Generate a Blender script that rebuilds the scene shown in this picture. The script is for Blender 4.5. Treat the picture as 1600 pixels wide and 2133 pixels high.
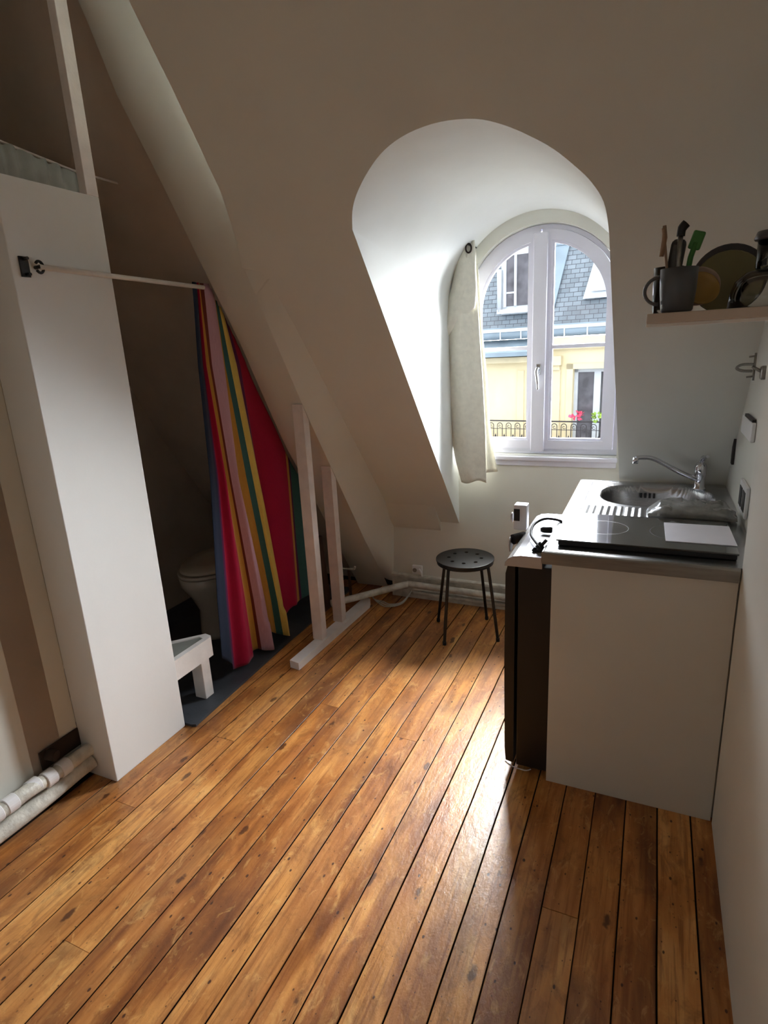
import bpy, bmesh, math, random
from mathutils import Vector, Matrix, noise
from mathutils.geometry import tessellate_polygon
random.seed(7)
PI = math.pi
for o in list(bpy.data.objects): bpy.data.objects.remove(o)
SC = bpy.context.scene; COL = SC.collection
# ------------------------------------------------------------------ camera
F = 1214.8; CH = 1.56
def cam_axes(p, r, y):
    p, r, y = map(math.radians, (p, r, y))
    f = Vector((-math.sin(y)*math.cos(p), math.cos(y)*math.cos(p), -math.sin(p)))
    rt = Vector((math.cos(y), math.sin(y), 0)); dn = f.cross(rt)
    rt2 = rt*math.cos(r) + dn*math.sin(r)
    return rt2, f.cross(rt2), f
AX, AY, AZ = cam_axes(15.46, 3.01, 25.1)
cd = bpy.data.cameras.new('camera'); cam = bpy.data.objects.new('camera', cd); COL.objects.link(cam)
cd.sensor_fit = 'VERTICAL'; cd.sensor_height = 36; cd.lens = 36*F/2133; cd.clip_start = .03; cd.clip_end = 200
m = Matrix((AX, -AY, -AZ)).transposed().to_4x4(); m.translation = (0, 0, CH); cam.matrix_world = m
SC.camera = cam
# ------------------------------------------------------------------ world / light / exposure
W = bpy.data.worlds.new('overcast'); SC.world = W; W.use_nodes = True
nt = W.node_tree; nt.nodes.clear()
wo = nt.nodes.new('ShaderNodeOutputWorld'); bg = nt.nodes.new('ShaderNodeBackground')
tc = nt.nodes.new('ShaderNodeTexCoord'); sp = nt.nodes.new('ShaderNodeSeparateXYZ'); cr = nt.nodes.new('ShaderNodeValToRGB')
nt.links.new(tc.outputs['Generated'], sp.inputs[0]); nt.links.new(sp.outputs['Z'], cr.inputs[0])
cr.color_ramp.elements[0].position = 0; cr.color_ramp.elements[0].color = (.42, .45, .50, 1)
cr.color_ramp.elements[1].position = 1; cr.color_ramp.elements[1].color = (1, 1, 1, 1)
e = cr.color_ramp.elements.new(.35); e.color = (.85, .9, 1, 1)
# sky shaped brighter towards +Y and duller behind, keeping the facade dim
ym = nt.nodes.new('ShaderNodeMapRange'); ym.interpolation_type = 'SMOOTHSTEP'; ym.inputs[1].default_value = .35; ym.inputs[2].default_value = .97; ym.inputs[3].default_value = .12; ym.inputs[4].default_value = 1
dt = nt.nodes.new('ShaderNodeVectorMath'); dt.operation = 'DOT_PRODUCT'; dt.inputs[1].default_value = (.30, .83, .47)
nt.links.new(tc.outputs['Generated'], dt.inputs[0]); nt.links.new(dt.outputs['Value'], ym.inputs[0])
cm = nt.nodes.new('ShaderNodeMix'); cm.data_type = 'RGBA'; cm.blend_type = 'MULTIPLY'; cm.inputs[0].default_value = 1
nt.links.new(cr.outputs[0], cm.inputs[6]); nt.links.new(ym.outputs[0], cm.inputs[7]); 
last = cm.outputs[2]
for az, el, c0, amp in ((12, 46, .87, 3.0), (35, 14, .91, 2.7)):   # (degrees right of the street axis, height, width, strength) of two bright sky lobes added to light floor and partition
    a_, e_ = math.radians(az), math.radians(el)
    lb = nt.nodes.new('ShaderNodeVectorMath'); lb.operation = 'DOT_PRODUCT'; lb.inputs[1].default_value = (math.sin(a_)*math.cos(e_), math.cos(a_)*math.cos(e_), math.sin(e_))
    lm = nt.nodes.new('ShaderNodeMapRange'); lm.interpolation_type = 'SMOOTHSTEP'; lm.inputs[1].default_value = c0; lm.inputs[2].default_value = .99; lm.inputs[3].default_value = 0; lm.inputs[4].default_value = amp
    nt.links.new(tc.outputs['Generated'], lb.inputs[0]); nt.links.new(lb.outputs['Value'], lm.inputs[0])
    ad = nt.nodes.new('ShaderNodeMix'); ad.data_type = 'RGBA'; ad.blend_type = 'ADD'; ad.inputs[0].default_value = 1; ad.clamp_result = False
    nt.links.new(last, ad.inputs[6]); nt.links.new(lm.outputs[0], ad.inputs[7]); last = ad.outputs[2]
nt.links.new(last, bg.inputs[0]); nt.links.new(bg.outputs[0], wo.inputs[0])
bg.inputs[1].default_value = 38.0
pl = bpy.data.lights.new('window_portal', 'AREA'); pl.shape = 'RECTANGLE'; pl.size = .86; pl.size_y = 1.24
pl.cycles.is_portal = True
po = bpy.data.objects.new('window_portal', pl); COL.objects.link(po); po.location = (-.573, 3.46, 1.55); po.rotation_euler = (-PI/2, 0, 0)
# unseen soft fill lamp added behind the camera to brighten the room
rl = bpy.data.lights.new('rear_fill_light', 'AREA'); rl.shape = 'RECTANGLE'; rl.size = .9; rl.size_y = 1.1; rl.energy = 1.5; rl.color = (.95, .93, .90)
ro = bpy.data.objects.new('rear_fill_light', rl); COL.objects.link(ro); ro.location = (-.9, -1.5, 1.5); ro.rotation_euler = (PI/2, 0, 0)
vs = SC.view_settings; vs.view_transform = 'Standard'; vs.look = 'None'; vs.gamma = 1; vs.exposure = -0.04; vs.use_curve_mapping = False
SC.cycles.max_bounces = 14; SC.cycles.diffuse_bounces = 8; SC.cycles.transparent_max_bounces = 12
# ------------------------------------------------------------------ materials
MATS = {}
def srgb(r, g, b):
    f = lambda c: c/12.92 if c <= .04045 else ((c+.055)/1.055)**2.4
    return (f(r), f(g), f(b), 1)
def mat(name, col, rough=.6, metal=0, var=.06, scale=6, bump=0, bscale=60, coat=0, spec=.5, trans=0, col2=None, stretch=(1, 1, 1)):
    if name in MATS: return MATS[name]
    M = bpy.data.materials.new(name); M.use_nodes = True; n = M.node_tree.nodes; L = M.node_tree.links
    b = n['Principled BSDF']; b.inputs['Roughness'].default_value = rough; b.inputs['Metallic'].default_value = metal
    b.inputs['Specular IOR Level'].default_value = spec
    if coat: b.inputs['Coat Weight'].default_value = coat; b.inputs['Coat Roughness'].default_value = .08
    if trans: b.inputs['Transmission Weight'].default_value = trans
    t = n.new('ShaderNodeTexCoord'); mp = n.new('ShaderNodeMapping'); mp.inputs['Scale'].default_value = stretch
    L.new(t.outputs['Object'], mp.inputs[0])
    no = n.new('ShaderNodeTexNoise'); no.inputs['Scale'].default_value = scale; no.inputs['Detail'].default_value = 5
    L.new(mp.outputs[0], no.inputs['Vector'])
    mx = n.new('ShaderNodeMix'); mx.data_type = 'RGBA'
    c = srgb(*col)
    c2 = srgb(*col2) if col2 else tuple(max(0, x*(1-var*3)) for x in c[:3])+(1,)
    mx.inputs[6].default_value = c; mx.inputs[7].default_value = c2
    rp = n.new('ShaderNodeMapRange'); rp.inputs[1].default_value = .38; rp.inputs[2].default_value = .68
    L.new(no.outputs[0], rp.inputs[0]); L.new(rp.outputs[0], mx.inputs[0]); L.new(mx.outputs[2], b.inputs['Base Color'])
    if bump:
        nb = n.new('ShaderNodeTexNoise'); nb.inputs['Scale'].default_value = bscale; nb.inputs['Detail'].default_value = 4
        L.new(mp.outputs[0], nb.inputs['Vector'])
        bp = n.new('ShaderNodeBump'); bp.inputs['Strength'].default_value = bump; bp.inputs['Distance'].default_value = .01
        L.new(nb.outputs[0], bp.inputs['Height']); L.new(bp.outputs[0], b.inputs['Normal'])
    MATS[name] = M; return M
PLASTER = mat('plaster', (.86, .86, .83), .75, var=.02, scale=2.2, bump=.12, bscale=18, spec=.3)
RECESSP = mat('recess_plaster', (.90, .91, .90), .6, var=.015, scale=3, bump=.25, bscale=7, spec=.3)
PANELP = mat('panel_paint', (.93, .94, .94), .5, var=.02, scale=2, bump=.05, bscale=30)
WHITEP = mat('white_paint', (.93, .92, .91), .4, var=.03, scale=14, bump=.15, bscale=40)
OLDWHITE = mat('old_white_paint', (.85, .84, .80), .45, var=.10, scale=22, bump=.35, bscale=60)
PVC = mat('window_pvc', (.88, .88, .93), .35, var=.01)
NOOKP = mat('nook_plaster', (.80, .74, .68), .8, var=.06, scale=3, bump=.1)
PINKWOOD = mat('painted_timber', (.90, .86, .84), .5, var=.05, scale=12, bump=.2, bscale=30)
LAMI = mat('laminate_white', (.84, .83, .80), .35, var=.01)
STEEL = mat('stainless', (.80, .80, .81), .26, 1, var=.05, scale=9, bump=.04, bscale=120)
STEEL2 = mat('brushed_steel', (.62, .61, .59), .38, 1, var=.06, scale=12, stretch=(1, 8, 8))
CHROME = mat('chrome', (.86, .86, .88), .08, 1, var=.01)
FRIDGE = mat('fridge_side', (.07, .06, .06), .5, var=.04)
SILVER = mat('silver_plastic', (.80, .80, .82), .25, .6, var=.02)
BLACK = mat('black_plastic', (.06, .06, .065), .45, var=.05)
BLACKM = mat('black_metal', (.055, .055, .06), .4, 0, var=.05)
RUBBER = mat('black_rubber', (.07, .06, .065), .6, var=.03)
HOBG = mat('ceramic_glass', (.045, .047, .055), .05, 0, var=.15, scale=25, coat=1, spec=1)
HOBG.node_tree.nodes['Principled BSDF'].inputs['Coat IOR'].default_value = 1.6
HOBR = mat('hob_ring', (.33, .33, .35), .3, var=.01)
WPLAST = mat('white_plastic', (.92, .92, .93), .3, var=.01)
PAPER = mat('paper', (.90, .89, .92), .7, var=.02)
VINYL = mat('slate_vinyl', (.26, .28, .31), .55, var=.12, scale=7, bump=.1, bscale=50)
CERAM = mat('toilet_ceramic', (.74, .70, .64), .22, var=.03)
LINEN = mat('curtain_linen', (.90, .89, .84), .85, var=.03, scale=40, bump=.15, bscale=150)
GREYCL = mat('grey_curtain_cloth', (.72, .73, .71), .9, var=.05, scale=20)
DARKW = mat('dark_wood', (.30, .19, .12), .6, var=.15, scale=8, stretch=(6, 6, 1))
MUGM = mat('grey_stoneware', (.34, .35, .37), .35, var=.04)
TAUPE = mat('shelf_board', (.82, .76, .71), .45, var=.03)
OCHRE = mat('ochre_ceramic', (.72, .58, .30), .35, var=.08)
OLIVE = mat('olive_tin', (.48, .45, .30), .35, var=.05)
GREEN = mat('green_plastic', (.25, .50, .22), .4, var=.05)
def glass_mat(name, tint=(1, 1, 1), gloss=.12, rough=.0):
    M = bpy.data.materials.new(name); M.use_nodes = True; n = M.node_tree.nodes; L = M.node_tree.links
    n.clear(); out = n.new('ShaderNodeOutputMaterial'); tr = n.new('ShaderNodeBsdfTransparent'); gl = n.new('ShaderNodeBsdfGlossy')
    fr = n.new('ShaderNodeLayerWeight'); fr.inputs[0].default_value = gloss
    mx = n.new('ShaderNodeMixShader'); tr.inputs[0].default_value = (*tint, 1); gl.inputs['Roughness'].default_value = rough
    L.new(fr.outputs['Fresnel'], mx.inputs[0]); L.new(tr.outputs[0], mx.inputs[1]); L.new(gl.outputs[0], mx.inputs[2]); L.new(mx.outputs[0], out.inputs[0])
    MATS[name] = M; return M
FILM = mat('crinkled_film', (.66, .66, .64), .16, var=.12, scale=18, spec=.8)
FILM.node_tree.nodes['Principled BSDF'].inputs['Alpha'].default_value = .62
PANE = glass_mat('window_glass', (.96, .97, .97), .12)
CLEAR = glass_mat('clear_glass', (.965, .975, .97), .35, .03)
BAGM = glass_mat('plastic_film', (.55, .55, .55), .55, .18)
# ------------------------------------------------------------------ mesh helpers
class MB:
    def __init__(s): s.bm = bmesh.new()
    def box(s, a, b, bev=0, seg=2, rot=None, piv=None):
        a = Vector(a); b = Vector(b); c = (a+b)/2; d = b-a
        r = bmesh.ops.create_cube(s.bm, size=1); vs_ = r['verts']
        bmesh.ops.scale(s.bm, vec=d, verts=vs_); bmesh.ops.translate(s.bm, vec=c, verts=vs_)
        if bev:
            es = list({e for v in vs_ for e in v.link_edges})
            rr = bmesh.ops.bevel(s.bm, geom=es, offset=bev, segments=seg, affect='EDGES', profile=.5)
            vs_ = list({v for f in rr['faces'] for v in f.verts} | {v for v in vs_ if v.is_valid})
        if rot is not None: bmesh.ops.rotate(s.bm, cent=Vector(piv) if piv else c, matrix=rot, verts=vs_)
        return s
    def tube(s, pts, r, n=10, caps=True, smooth=True):
        pts = [Vector(p) for p in pts]; rings = []
        rr = r if isinstance(r, (list, tuple)) else [r]*len(pts)
        up = None
        for i, p in enumerate(pts):
            t = (pts[min(i+1, len(pts)-1)]-pts[max(i-1, 0)]).normalized()
            if up is None: up = t.orthogonal().normalized()
            up = (up - t*up.dot(t)).normalized(); w = t.cross(up)
            rings.append([s.bm.verts.new(p + (up*math.cos(2*PI*k/n)+w*math.sin(2*PI*k/n))*rr[i]) for k in range(n)])
        for a, b in zip(rings, rings[1:]):
            for k in range(n):
                f = s.bm.faces.new((a[k], a[(k+1) % n], b[(k+1) % n], b[k])); f.smooth = smooth
        if caps: s.bm.faces.new(rings[0][::-1]); s.bm.faces.new(rings[-1])
        return s
    def lathe(s, prof, c=(0, 0, 0), n=32, sx=1, sy=1, smooth=True, rot=None, cap=True):
        c = Vector(c); rings = []
        for r, z in prof:
            rg = []
            for k in range(n):
                v = Vector((r*sx*math.cos(2*PI*k/n), r*sy*math.sin(2*PI*k/n), z))
                if rot is not None: v = rot @ v
                rg.append(s.bm.verts.new(c+v))
            rings.append(rg)
        for a, b in zip(rings, rings[1:]):
            for k in range(n):
                f = s.bm.faces.new((a[k], a[(k+1) % n], b[(k+1) % n], b[k])); f.smooth = smooth
        if cap and prof[0][0] > 1e-6: s.bm.faces.new(rings[0][::-1])
        if cap and prof[-1][0] > 1e-6: s.bm.faces.new(rings[-1])
        return s
    def grid(s, P, smooth=True, closed=False):
        V = [[s.bm.verts.new(p) for p in row] for row in P]
        for i in range(len(V)-1):
            for j in range(len(V[0])-1):
                f = s.bm.faces.new((V[i][j], V[i][j+1], V[i+1][j+1], V[i+1][j])); f.smooth = smooth
        return s
    def prism(s, poly, vec):
        vec = Vector(vec); a = [s.bm.verts.new(Vector(p)) for p in poly]; b = [s.bm.verts.new(Vector(p)+vec) for p in poly]
        s.bm.faces.new(a[::-1]); s.bm.faces.new(b)
        for i in range(len(a)):
            j = (i+1) % len(a); s.bm.faces.new((a[i], a[j], b[j], b[i]))
        return s
    def holed(s, outer, holes, to3d, vec=None):
        """flat plate with holes; to3d maps 2D -> 3D; vec extrudes"""
        loops = [outer]+holes; flat = [Vector((p[0], p[1], 0)) for l in loops for p in l]
        tris = tessellate_polygon([[Vector((p[0], p[1], 0)) for p in l] for l in loops])
        A = [s.bm.verts.new(to3d(*p[:2])) for p in flat]
        for t in tris: 
            try: s.bm.faces.new([A[i] for i in t])
            except ValueError: pass
        if vec is not None:
            vec = Vector(vec); B = [s.bm.verts.new(v.co+vec) for v in A]
            for t in tris:
                try: s.bm.faces.new([B[i] for i in t][::-1])
                except ValueError: pass
            k = 0
            for l in loops:
                for i in range(len(l)):
                    j = (i+1) % len(l); s.bm.faces.new((A[k+i], A[k+j], B[k+j], B[k+i]))
                k += len(l)
        return s
    def build(s, name, m, parent=None, clean=True):
        if clean:
            bmesh.ops.remove_doubles(s.bm, verts=s.bm.verts, dist=1e-5)
            bmesh.ops.recalc_face_normals(s.bm, faces=s.bm.faces)
        me = bpy.data.meshes.new(name); s.bm.to_mesh(me); s.bm.free(); me.materials.append(m)
        o = bpy.data.objects.new(name, me); COL.objects.link(o)
        if parent: o.parent = parent; o.matrix_parent_inverse = parent.matrix_world.inverted()
        return o
def tag(o, label, cat, group=None):
    o['label'] = label; o['category'] = cat
    if group: o['group'] = group
    return o
def struct(o): o['kind'] = 'structure'; return o
def thing(name, label, cat, loc=(0, 0, 0), group=None, rz=0):
    o = bpy.data.objects.new(name, None); COL.objects.link(o); o.location = loc; o.rotation_euler = (0, 0, rz)
    o.empty_display_size = .05
    o.matrix_world = Matrix.Translation(Vector(loc)) @ Matrix.Rotation(rz, 4, 'Z')
    return tag(o, label, cat, group)
def arc(cx, cz, r, a0, a1, n):
    return [(cx+r*math.cos(math.radians(a0+(a1-a0)*i/n)), cz+r*math.sin(math.radians(a0+(a1-a0)*i/n))) for i in range(n+1)]
def lerp(a, b, t): return a+(b-a)*t
def interp(tab, x):
    if x <= tab[0][0]: return tab[0][1]
    for (x0, y0), (x1, y1) in zip(tab, tab[1:]):
        if x <= x1: return lerp(y0, y1, (x-x0)/(x1-x0))
    return tab[-1][1]
def smooth_path(pts, n=8):
    pts = [Vector(p) for p in pts]; out = []
    P = [pts[0]]+pts+[pts[-1]]
    for i in range(1, len(P)-2):
        for k in range(n):
            t = k/n; a, b, c, d = P[i-1:i+3]
            out.append(.5*((2*b)+(c-a)*t+(2*a-5*b+4*c-d)*t*t+(3*b-a-3*c+d)*t**3))
    out.append(pts[-1]); return out

# ------------------------------------------------------------------ floor
KY = 3.27; ZK = .524; RX = .32; NX = .265; CEIL = 2.86
def wood_mat():
    M = bpy.data.materials.new('varnished_pine'); M.use_nodes = True; n = M.node_tree.nodes; L = M.node_tree.links
    b = n['Principled BSDF']
    def N(t, **k):
        q = n.new(t)
        for a, v in k.items(): setattr(q, a, v)
        return q
    geo = N('ShaderNodeTexCoord'); at = N('ShaderNodeAttribute'); at.attribute_name = 'tone'
    comb = N('ShaderNodeCombineXYZ'); mul = N('ShaderNodeMath', operation='MULTIPLY'); mul.inputs[1].default_value = 37.7
    L.new(at.outputs['Fac'], mul.inputs[0]); L.new(mul.outputs[0], comb.inputs[1]); L.new(mul.outputs[0], comb.inputs[2])
    add = N('ShaderNodeVectorMath', operation='ADD'); L.new(geo.outputs['Object'], add.inputs[0]); L.new(comb.outputs[0], add.inputs[1])
    def noi(sc, s, det=6, dist=0, rough=.5, src=None):
        mp = N('ShaderNodeMapping'); mp.inputs['Scale'].default_value = sc; L.new((src or add).outputs[0], mp.inputs[0])
        q = N('ShaderNodeTexNoise'); q.inputs['Scale'].default_value = s; q.inputs['Detail'].default_value = det; q.inputs['Distortion'].default_value = dist
        q.inputs['Roughness'].default_value = rough
        L.new(mp.outputs[0], q.inputs['Vector']); return q
    def rng(src, a, b_, c=0, d=1):
        q = N('ShaderNodeMapRange'); q.inputs[1].default_value = a; q.inputs[2].default_value = b_; q.inputs[3].default_value = c; q.inputs[4].default_value = d
        L.new(src, q.inputs[0]); return q
    def mix(fac, A, B, mode='MIX'):
        q = N('ShaderNodeMix', data_type='RGBA', blend_type=mode)
        if isinstance(fac, float): q.inputs[0].default_value = fac
        else: L.new(fac, q.inputs[0])
        for k, v in ((6, A), (7, B)):
            if isinstance(v, tuple): q.inputs[k].default_value = v
            else: L.new(v, q.inputs[k])
        return q.outputs[2]
    ramp = N('ShaderNodeValToRGB'); cr = ramp.color_ramp
    cr.elements[0].position = 0; cr.elements[0].color = srgb(.42, .24, .12)
    cr.elements[1].position = 1; cr.elements[1].color = srgb(.93, .73, .46)
    e = cr.elements.new(.35); e.color = srgb(.68, .43, .21); e = cr.elements.new(.7); e.color = srgb(.84, .59, .32)
    g1 = noi((1, .10, 1), 26, 6, .6); g2 = noi((1, .25, 1), 7, 4, .8)
    t1 = N('ShaderNodeMath', operation='MULTIPLY_ADD'); t1.inputs[1].default_value = .65; L.new(g1.outputs[0], t1.inputs[0])
    t2 = rng(g2.outputs[0], .25, .75, -.15, .45); L.new(t2.outputs[0], t1.inputs[2])
    t3 = N('ShaderNodeMath', operation='MULTIPLY_ADD'); t3.inputs[1].default_value = .24; L.new(at.outputs['Fac'], t3.inputs[0]); L.new(t1.outputs[0], t3.inputs[2])
    t4 = rng(t3.outputs[0], .22, 1.0); L.new(t4.outputs[0], ramp.inputs[0])
    # fine grain streaks
    g3 = noi((1, .045, 1), 95, 3, .2, .6); c = mix(rng(g3.outputs[0], .50, .68, 0, .6).outputs[0], ramp.outputs[0], srgb(.50, .27, .11))
    # dark patches along the boards
    g4 = noi((1, .3, 1), 4.2, 5, .4); c = mix(rng(g4.outputs[0], .52, .68, 0, .75).outputs[0], c, srgb(.36, .20, .11))
    g6 = noi((1, .55, 1), 15, 8, 1.2, .7); c = mix(rng(g6.outputs[0], .50, .66, 0, .45).outputs[0], c, srgb(.40, .22, .11))
    g7 = noi((1, .5, 1), 24, 8, .8, .7); c = mix(rng(g7.outputs[0], .55, .68, 0, .5).outputs[0], c, srgb(.90, .70, .42))
    # worn grey scuffs crossing boards
    g5 = noi((1, 1, 1), 3.1, 6, .3, .6, geo); c = mix(rng(g5.outputs[0], .54, .70, 0, .45).outputs[0], c, srgb(.58, .48, .38))
    # knots and pits
    for sc, s, r, amt in (((1, .42, 1), 13, .24, .8), ((1, .6, 1), 34, .22, .9), ((1, .7, 1), 60, .2, .8)):
        mp = N('ShaderNodeMapping'); mp.inputs['Scale'].default_value = sc; L.new(add.outputs[0], mp.inputs[0])
        wn = N('ShaderNodeTexNoise'); wn.inputs['Scale'].default_value = 60; L.new(add.outputs[0], wn.inputs['Vector'])
        v = N('ShaderNodeTexVoronoi'); v.inputs['Scale'].default_value = s; L.new(mp.outputs[0], v.inputs['Vector'])
        gate = N('ShaderNodeSeparateColor'); L.new(v.outputs['Color'], gate.inputs[0])
        gt = N('ShaderNodeMath', operation='GREATER_THAN'); gt.inputs[1].default_value = .50; L.new(gate.outputs[0], gt.inputs[0])
        dd = N('ShaderNodeMath', operation='MULTIPLY_ADD'); dd.inputs[1].default_value = .16; L.new(wn.outputs[0], dd.inputs[0]); L.new(v.outputs['Distance'], dd.inputs[2])
        k = rng(dd.outputs[0], r, r*.75, 0, amt); km = N('ShaderNodeMath', operation='MULTIPLY'); L.new(k.outputs[0], km.inputs[0]); L.new(gt.outputs[0], km.inputs[1])
        c = mix(km.outputs[0], c, srgb(.22, .10, .06))
    ea = N('ShaderNodeAttribute'); ea.attribute_name = 'edge'; c = mix(ea.outputs['Fac'], c, srgb(.10, .05, .03))
    L.new(c, b.inputs['Base Color'])
    r1 = noi((1, 1, 1), 9, 6, 0, .65, geo); rr_ = N('ShaderNodeMath', operation='MAXIMUM'); L.new(rng(r1.outputs[0], .35, .7, .30, .56).outputs[0], rr_.inputs[0]); L.new(ea.outputs['Fac'], rr_.inputs[1]); L.new(rr_.outputs[0], b.inputs['Roughness'])
    sw = N('ShaderNodeMapRange'); sw.inputs[3].default_value = .45; sw.inputs[4].default_value = 0; L.new(ea.outputs['Fac'], sw.inputs[0]); L.new(sw.outputs[0], b.inputs['Specular IOR Level'])
    cw = N('ShaderNodeMapRange'); cw.inputs[3].default_value = .2; cw.inputs[4].default_value = 0; L.new(ea.outputs['Fac'], cw.inputs[0]); L.new(cw.outputs[0], b.inputs['Coat Weight']); b.inputs['Coat Roughness'].default_value = .16
    nb = noi((1, .5, 1), 55, 5, .2, .65); bp = N('ShaderNodeBump'); bp.inputs['Strength'].default_value = .55; bp.inputs['Distance'].default_value = .003
    L.new(nb.outputs[0], bp.inputs['Height']); L.new(bp.outputs[0], b.inputs['Normal']); L.new(bp.outputs[0], b.inputs['Coat Normal'])
    return M
def build_floor():
    bm = bmesh.new(); lay = bm.faces.layers.float.new('tone'); led = bm.faces.layers.float.new('edge')
    seams = [-1.93, -1.828, -1.725, -1.622, -1.522, -1.42, -1.318, -1.218, -1.117]+[.1*k+.002 for k in range(-10, 4)]
    joints = {3: [1.638], 6: [2.005], 10: [1.905, .1], 2: [1.2], 5: [.75], 8: [3.0], 12: [.55], 14: [2.6], 17: [1.35]}
    for i in range(len(seams)-1):
        ys = [-1.6]+sorted(joints.get(i, []))+[3.40]
        for y0, y1 in zip(ys, ys[1:]):
            g = random.uniform(.0010, .0023); tone = random.random(); dz = random.uniform(-.0007, .0007)
            n = 40; rowsL = []; 
            prof = [(seams[i]+g, -.02), (seams[i]+g, -.0010), (seams[i]+g+.0012, dz), (seams[i+1]-g-.0012, dz), (seams[i+1]-g, -.0010), (seams[i+1]-g, -.02)]
            rows = []
            for k in range(n+1):
                y = lerp(y0+.0007, y1-.0007, k/n); w = .0011*noise.noise((seams[i]*9, y*5, 0)); w2 = .0011*noise.noise((seams[i+1]*9, y*5, 0))
                rows.append([bm.verts.new((x+(w if q < 3 else w2), y, z)) for q, (x, z) in enumerate(prof)])
            for a, b_ in zip(rows, rows[1:]):
                for q in range(5):
                    f = bm.faces.new((a[q], a[q+1], b_[q+1], b_[q])); f[lay] = tone; f[led] = (1, .45, 0, .45, 1)[q]
            for r_ in (rows[0], rows[-1]): f = bm.faces.new(r_); f[lay] = tone
    bmesh.ops.recalc_face_normals(bm, faces=bm.faces)
    me = bpy.data.meshes.new('floor'); bm.to_mesh(me); bm.free(); me.materials.append(wood_mat())
    o = bpy.data.objects.new('floor', me); COL.objects.link(o); struct(o)
    sub = mat('subfloor_dark', (.07, .04, .03), .9)
    struct(MB().box((-2.95, -1.7, -.08), (.4, 3.85, -.012)).build('floor_sub', sub))
build_floor()

# ------------------------------------------------------------------ room shell
TAN = math.tan(math.radians(39.7))
def ys(z): return KY-TAN*(z-ZK)                     # the big slope
# profile of the dormer arch on the slope and at the window
PROF_S = [(-1.03, 1.90), (-1.03, 1.985), (-1.005, 2.035), (-.967, 2.078), (-.90, 2.128), (-.825, 2.168), (-.735, 2.193), (-.63, 2.202), (-.526, 2.193), (-.45, 2.170), (-.381, 2.138), (-.315, 2.100), (-.254, 2.052), (-.212, 2.012), (-.179, 1.962), (-.166, 1.90), (-.162, 1.83)]
_sp = smooth_path([(x, 0, z) for x, z in PROF_S[1:]], 4); PROF_S = [PROF_S[0]]+[(p.x, p.z) for p in _sp]
n_ = len(PROF_S)
PROF_W = [(-.585+.445*math.cos(PI-PI*i/(n_-1)), 1.755+.445*math.sin(PI-PI*i/(n_-1))) for i in range(n_)]
leftc_s = [(-1.03, lerp(ZK, 1.90, i/10)) for i in range(10)]; leftc_w = [(-1.03, lerp(ZK, 1.755, i/10)) for i in range(10)]
rightc_s = [(lerp(-.162, -.112, i/10), lerp(1.83, ZK, i/10)) for i in range(1, 11)]; rightc_w = [(lerp(-.14, -.12, i/10), lerp(1.755, ZK, i/10)) for i in range(1, 11)]
PS = leftc_s+PROF_S+rightc_s; PW = leftc_w+PROF_W+rightc_w
LX = -1.475
def slope_pt(x, z): return Vector((x, ys(z), z))
b_ = MB(); outer = [(LX, ZK), (RX, ZK), (RX, CEIL), (LX, CEIL)]
hole = PS[1:-1]
# the arch opens down to the wall top, so the plate is split left / right / top around it
poly = [(LX, ZK)]+[(x, z) for x, z in PS]+[(RX, ZK), (RX, CEIL), (-1.455, CEIL), (-1.472, 2.39), (-1.49, 2.147), (-1.535, 2.0), (-1.575, 1.915), (LX, 1.89)]
b_.holed(poly, [], lambda x, z: slope_pt(x, z))
slope = struct(b_.build('ceiling_slope', PLASTER))
P = []
for (sx, sz), (wx, wz) in zip(PS, PW):
    row = []
    for k in range(9):
        t = k/8; x = lerp(sx, wx, t); z = lerp(sz, wz, t); y = lerp(ys(sz), KY+.0, t)
        row.append((x, y, z))
    P.append(row)
o = struct(MB().grid(P).build('wall_dormer_recess', RECESSP))
# front wall (knee wall and gable round the window)
WC = -.573; WZ = 1.728; WR = .412; WB = .955
wh = [(WC-WR, WB), (WC+WR, WB)]+arc(WC, WZ, WR, 0, 180, 36)
outer = [(-1.492, -.02), (RX+.05, -.02), (RX+.05, ZK), (-.12, ZK)]+[(x, z) for x, z in reversed(PW[1:-1])]+[(-1.03, ZK), (LX, ZK)]
o = struct(MB().holed(outer, [wh], lambda x, z: Vector((x, KY, z)), (0, .22, 0)).build('wall_front', PLASTER))
# hip boxing between big slope and nook slope
BX = [(3.31, .09), (3.05, .45), (2.77, .88), (2.52, 1.26), (2.13, 1.91), (1.83, 2.44), (1.59, 2.86)]   # (y,z) along the arris, X=-1.575
def by(z): 
    return interp([(z_, y_) for y_, z_ in BX], z)
zs = [.09]+[lerp(.157, 1.91, i/24) for i in range(25)]
P = []
for z in zs:
    yd = ys(z) if z > ZK else KY
    xd = interp([(.09, -1.485), (ZK, LX+.012), (3, LX+.012)], z); yd += .003
    xb = -1.575
    row = []
    for k in range(7):
        t = k/6; row.append((lerp(xd, xb, t), lerp(yd, by(z), t)-.010*math.sin(PI*t)*min(1, (1.91-z)/.3), z))
    P.append(row)
struct(MB().grid(P).build('ceiling_slope_boxing', PLASTER))
# the nook slope (underside beyond the arris)
CX = [(3.36, .0), (3.06, .45), (2.792, .865), (2.628, 1.095), (2.339, 1.634), (2.148, 1.937), (1.951, 2.256), (1.805, 2.476), (1.699, 2.716), (1.62, 2.86)]
def cy(z): return interp([(z_, y_) for y_, z_ in CX], z)
P = []
for i in range(31):
    z = lerp(0, CEIL, i/30); ya = by(z) if z > .09 else lerp(3.37, 3.31, z/.09); yb = cy(z)
    P.append([(lerp(-1.40 if z > 1.86 else -1.575, -1.80, k/4), lerp(ya, yb, k/4), z) for k in range(5)])
rows = P
b_ = MB().grid(P)
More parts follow.
